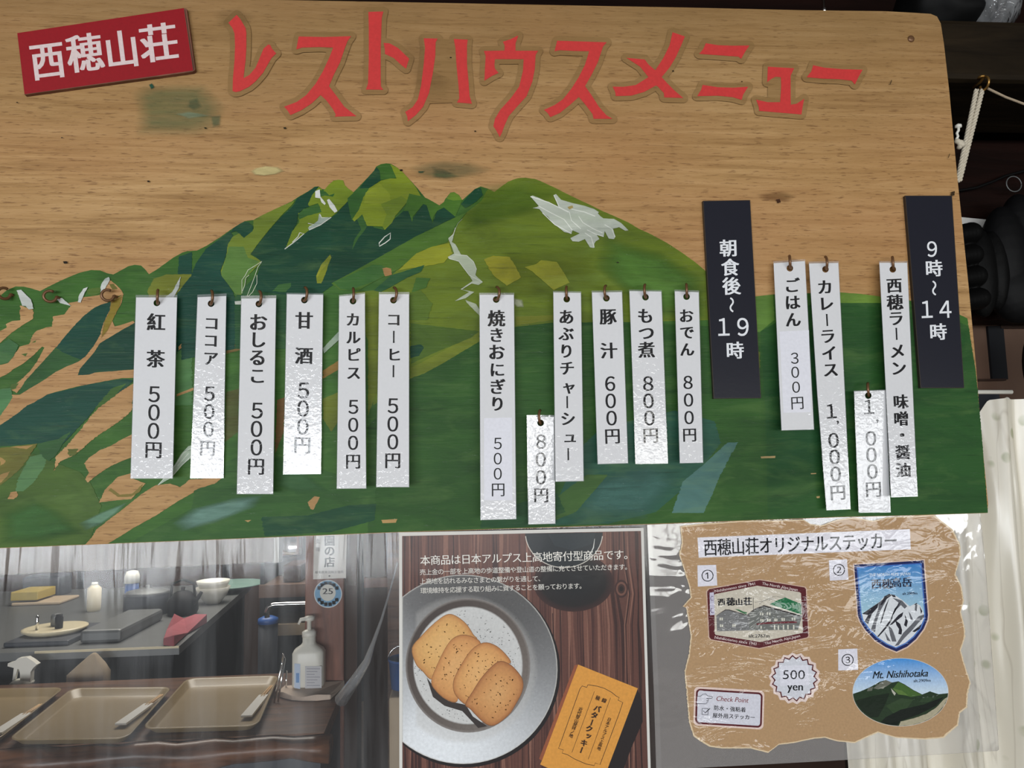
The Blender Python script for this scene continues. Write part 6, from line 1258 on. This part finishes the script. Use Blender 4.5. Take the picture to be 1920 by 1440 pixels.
# ------------------------------------------------------------------ right of the board
def leafcurtain(name):
    t = Nt(name)
    vo = t.n('ShaderNodeTexVoronoi'); vo.inputs['Scale'].default_value = 1; t.l(t.coord((52, 1, 36)), vo.inputs['Vector'])
    lf = t.ramp(vo.outputs['Distance'], [(0.16, (1, 1, 1)), (0.24, (0, 0, 0))])
    ms = t.ramp(t.noise(9, t.coord(), 2), [(0.46, (0, 0, 0)), (0.52, (1, 1, 1))])
    col = t.mix(t.math('MULTIPLY', t.math('MULTIPLY', lf, ms), 0.9), lin((240, 234, 218)), lin((166, 172, 130)))
    br = t.noise(1, t.coord((26, 1, 2.4)), 3, 0.5, 2.0)
    bm_ = t.ramp(br, [(0.485, (0, 0, 0)), (0.5, (0.3,) * 3), (0.515, (0, 0, 0))])
    col = t.mix(bm_, col, lin((168, 156, 134)))
    d = t.n('ShaderNodeBsdfDiffuse'); t.l(col, d.inputs[0]); tl_ = t.n('ShaderNodeBsdfTranslucent'); t.l(col, tl_.inputs[0])
    m1 = t.n('ShaderNodeMixShader'); m1.inputs[0].default_value = .2; t.l(d.outputs[0], m1.inputs[1]); t.l(tl_.outputs[0], m1.inputs[2])
    gl_ = t.n('ShaderNodeBsdfGlossy'); gl_.inputs['Roughness'].default_value = .25; m2 = t.n('ShaderNodeMixShader'); m2.inputs[0].default_value = .05
    t.l(m1.outputs[0], m2.inputs[1]); t.l(gl_.outputs[0], m2.inputs[2]); return t.done(m2.outputs[0])
MAT['leafcurtain'] = leafcurtain('leaf_patterned_curtain')
cy_ = 0.05; CPn = YP(cy_)
cx0, cx1 = CPn.at(1600, 1200).x, CPn.at(2090, 1000).x
ztop = CPn.at(1900, 744).z; xt = [CPn.at(x, y) for x, y in ((1600, 990), (1838, 772), (1850, 792), (1861, 782), (1880, 747), (1905, 744), (2090, 742))]
def topfn(x):
    for a, b in zip(xt, xt[1:]):
        if x <= b.x: q = max(0, (x - a.x) / (b.x - a.x)); return a.z + (b.z - a.z) * q - ztop
    return 0
lc = wavy('patterned_curtain', cx0, cx1, 0.9, ztop, cy_, 0.022, 34, MAT['leafcurtain'], None, 160, 30, topfn)
tag(lc, 'whitish curtain with pale green leaf print hanging beside the board', 'curtain')
rod = CPn.at(1836, 733)
ro = YP(0.09); r0, r1 = ro.at(1826, 732.5), ro.at(1897, 735)
rd = empty('curtain_rod', r0, 'short white curtain rod above the leaf patterned curtain', 'rod')
tube('rod', [V((r0.x - .1, .09, r0.z)), r1], .0023, MAT['white'], rd); lathe('end_knob', [(.0001, 0), (.004, .002), (.0045, .006), (.002, .010), (.0001, .011)], r1 + V((-.006, 0, -.016)), MAT['white'], rd)
# wall below the dark panel: brown board with a dark slot and a dark pane below
BW = YP(0.24)
struct(box('wall_side', (BW.at(1780, 700).x, .24, .9), (1.5, .27, YP(.24).at(1850, 560).z), MAT['panelbrown']))
s0, s1 = BW.at(1857, 712), BW.at(1877, 612)
struct(box('trim_7', (s0.x, .236, s0.z), (s1.x, .2405, s1.z), MAT['dark']))
s0, s1 = BW.at(1780, 716), BW.at(1879, 711); struct(box('trim_8', (s0.x, .233, s0.z), (s1.x, .2405, s1.z), MAT['panelrust']))
s0, s1 = BW.at(1780, 800), BW.at(1866, 738); struct(box('trim_9', (s0.x, .233, s0.z), (s1.x, .2405, s1.z), MAT['slate']))
s0, s1 = BW.at(1872, 617), BW.at(1990, 610); struct(box('trim_10', (s0.x, .235, s0.z), (s1.x, .2405, s1.z), MAT['panelrust']))
WPn = YP(0.1695)
wp = pxslab('white_paper', K('X', [(40, 160), (78, 163), (440, 198), (375, 285), (60, 250)]), WPn, .0006, 0, MAT['paper']); wp.location = (0, 0, 0); tag(wp, 'corner of white paper showing behind the black glove', 'paper')
# black glove
GY_ = .115; GPn = YP(GY_)
g = bmesh.new()
def blob(bm, c, r, n=3, rot=None):
    m = Matrix.Translation(c) @ (rot.to_4x4() if rot else Matrix.Identity(4)) @ Matrix.Diagonal((*r, 1)); bmesh.ops.create_icosphere(bm, subdivisions=n, radius=1, matrix=m)
gm = pm(GPn.at(1850, 500)); gc = GPn.at(1848, 505)
blob(g, GPn.at(1853, 505, 0) + V((0, .012, 0)), (30 * gm, .016, 88 * gm))
blob(g, GPn.at(1880, 500) + V((0, .012, 0)), (22 * gm, .016, 80 * gm))
for tx, ty in ((295, 345), (305, 590), (350, 830), (385, 1080)):
    x, y = 1790 + tx / 6, 380 + ty / 6; a = GPn.at(x - 16, y, .004); 
    for k in range(6): blob(g, GPn.at(x - 20 - k * 7, y + k * 1.2, .004 + .0004 * k), (20 * gm, .013, (20.5 - k * .4) * gm), 3)
bmesh.ops.recalc_face_normals(g, faces=g.faces)
gv = [v.co.copy() for v in g.verts]; g.verts.index_update(); gf = [[v.index for v in f.verts] for f in g.faces]; g.free()
glove = empty('work_glove', gc, 'black work glove with four curled fingers hanging behind the board edge', 'glove')
o = mesh('glove_hand', gv, gf, MAT['rubber'], glove, None, True); rm = o.modifiers.new('fuse', 'REMESH'); rm.mode = 'VOXEL'; rm.voxel_size = .0014; rm.use_smooth_shade = True
cuf = bmesh.new()
blob(cuf, GPn.at(1905, 470) + V((0, .016, 0)), (44 * gm, .022, 96 * gm)); blob(cuf, GPn.at(1925, 535) + V((0, .016, 0)), (52 * gm, .022, 68 * gm))
blob(cuf, GPn.at(1935, 440) + V((0, .016, 0)), (40 * gm, .02, 90 * gm))
cv = [v.co.copy() for v in cuf.verts]; cuf.verts.index_update(); cf = [[v.index for v in f.verts] for f in cuf.faces]; cuf.free()
o = mesh('cuff', cv, cf, MAT['black'], glove, None, True); rm = o.modifiers.new('fuse', 'REMESH'); rm.mode = 'VOXEL'; rm.voxel_size = .002; rm.use_smooth_shade = True
dz = YP(.17).at(1958, 690); m = pm(dz)
dk = empty('frying_pan', dz, 'dark brown rounded pan cut off by the right edge of the view', 'pan')
o = lathe('pan_body', [(.0001, 0), (48 * m, .003), (54 * m, .02), (54 * m, .035), (50 * m, .035)], (0, 0, 0), MAT['wallwood'], dk, 40, 1.7)
o.rotation_euler = (math.radians(90), 0, 0)
for v in o.data.vertices: v.co += wloc(dk)
tube('handle', [dz + V((0, -.01, .06)), dz + V((0, -.01, .13))], .006, MAT['wallwood'], dk)
# rope looped over a brass hook in the beam
RPn = YP(.012)
def rope(name, a, b, rad, label):
    A_, B_ = a, b; d = (B_ - A_); n = 90; t = d.normalized(); u1 = t.orthogonal().normalized(); u2 = t.cross(u1); ps = []
    for s in range(3): ps.append([A_ + d * (k / n) + (u1 * math.cos(k * .62 + s * 2.094) + u2 * math.sin(k * .62 + s * 2.094)) * rad * .55 for k in range(n + 1)])
    vs, fs = [], []
    for p in ps:
        aa, bb = tube_geo(p, rad * .6, 7); o_ = len(vs); vs += aa; fs += [[i + o_ for i in f] for f in bb]
    return vs, fs
rp = empty('rope', RPn.at(1838, 165), 'white twisted rope looped over a brass hook and hanging behind the board edge', 'rope')
v1, f1 = rope('rope', RPn.at(1831, 168), YP(.016).at(1795, 342), .0021, ''); mesh('rope_strand', v1, f1, MAT['rope'], rp, None, True)
v1, f1 = rope('rope', RPn.at(1842, 168), YP(.016).at(1799, 340), .0021, ''); mesh('rope_strand', v1, f1, MAT['rope'], rp, None, True)
kn = bmesh.new(); kc = RPn.at(1801, 270, .002)
for dx, dy, r in ((0, 0, 7), (-6, -3, 6), (4, 4, 5), (-2, 8, 5)): blob(kn, RPn.at(1801 + dx, 268 + dy, .002), (r * PXM, .003, r * PXM), 2)
kv = [v.co.copy() for v in kn.verts]; kn.verts.index_update(); kf = [[v.index for v in f.verts] for f in kn.faces]; kn.free()
o = mesh('knot', kv, kf, MAT['rope'], rp, None, True); rm = o.modifiers.new('fuse', 'REMESH'); rm.mode = 'VOXEL'; rm.voxel_size = .0008; rm.use_smooth_shade = True
hk_ = RPn.at(1841, 152); bh = empty('brass_hook', hk_, 'small brass cup hook in the dark beam holding the white rope', 'hook')
tube('hook_wire', [V((hk_.x, .024, hk_.z)), V((hk_.x, .014, hk_.z))] + [hk_ + V((0, -.003 + .006 * math.cos(a), -.004 + .006 * math.sin(a))) for a in [math.pi / 2 + math.pi * 1.5 * k / 12 for k in range(13)]], .0012, MAT['brass'], bh, 8); lathe('collar', [(.0001, 0), (.004, 0), (.003, .002), (.0001, .0025)], hk_ + V((0, -.0, .003)), MAT['brass'], bh)
wh = empty('screw_hook', RPn.at(1796, 245), 'small white plastic hook above the rope knot at the board edge', 'hook')
tube('hook_wire', [RPn.at(x, y, .002) for x, y in ((1793, 262), (1796, 256), (1794, 250), (1797, 245), (1797, 240))], .0013, MAT['white'], wh, 8); lathe('head', [(.0001, -.001), (.003, 0), (.003, .0022), (.0001, .004)], RPn.at(1797, 239, .002), MAT['white'], wh)
KPn = YP(.15)
cr1 = tube('cord', [YP(.018).at(1852, 166), YP(.02).at(1885, 182), YP(.022).at(1925, 197), YP(.022).at(1990, 225)], .0012, MAT['bagpaper']); tag(cr1, 'thin tan cord running down to the right from the brass hook', 'cord')
cr2 = tube('cable', [YP(.16).at(x, y) for x, y in ((1770, 356), (1800, 357), (1830, 352), (1860, 341), (1885, 330), (1930, 318), (1990, 300))], .0016, MAT['rubber']); tag(cr2, 'thin black cable sagging across the dark wall beside the board', 'cable')
rg = YP(.155).at(1901, 345); rgo = tube('key_ring', [rg + V((16.5 * PXM * 1.2 * math.cos(a), 0, 16.5 * PXM * 1.2 * math.sin(a))) for a in [2 * math.pi * k / 40 for k in range(41)]], .0007, MAT['steel'], None, 8); tag(rgo, 'thin metal ring hanging on the black cable', 'ring')
# black bag with clear plastic on top of the beam
BGn = YP(.06); bt = bz1
bg = empty('black_bag', (BGn.at(1780, 20).x, .06, bt), 'black bag in crinkled clear plastic lying on the beam in the upper corner', 'bag')
b_ = bmesh.new(); bmm = pm(BGn.at(1780, 10))
blob(b_, V((BGn.at(1775, 0).x, .07, bt + .042)), (85 * bmm, .045, .045), 4)
for v in b_.verts: v.co += V((mnoise.noise(v.co * 40) * .006, mnoise.noise(v.co * 40 + V((5, 0, 0))) * .006, max(bt + .001 - v.co.z, 0)))
frombm('bag_body', b_, MAT['rubber'], bg, True)
b_ = bmesh.new(); blob(b_, V((BGn.at(1835, 0).x, .065, bt + .035)), (54 * bmm, .05, .04), 4)
for v in b_.verts: v.co += V((mnoise.noise(v.co * 60) * .008, mnoise.noise(v.co * 60 + V((5, 0, 0))) * .008, max(bt + .001 - v.co.z, 0)))
frombm('clear_wrap', b_, MAT['plasticbag'], bg, True)
ch = BOARD.at(1550, 14); cp2 = empty('metal_clip', V((ch.x, .004, ch.z)), 'small shiny metal clip standing on the top edge of the board', 'clip')
lathe('clip_body', [(.0022, 0), (.0026, .004), (.0014, .006), (.0014, .02), (.0001, .021)], V((ch.x, .005, BOARD.at(1550, 19.5).z)), MAT['chrome'], cp2)
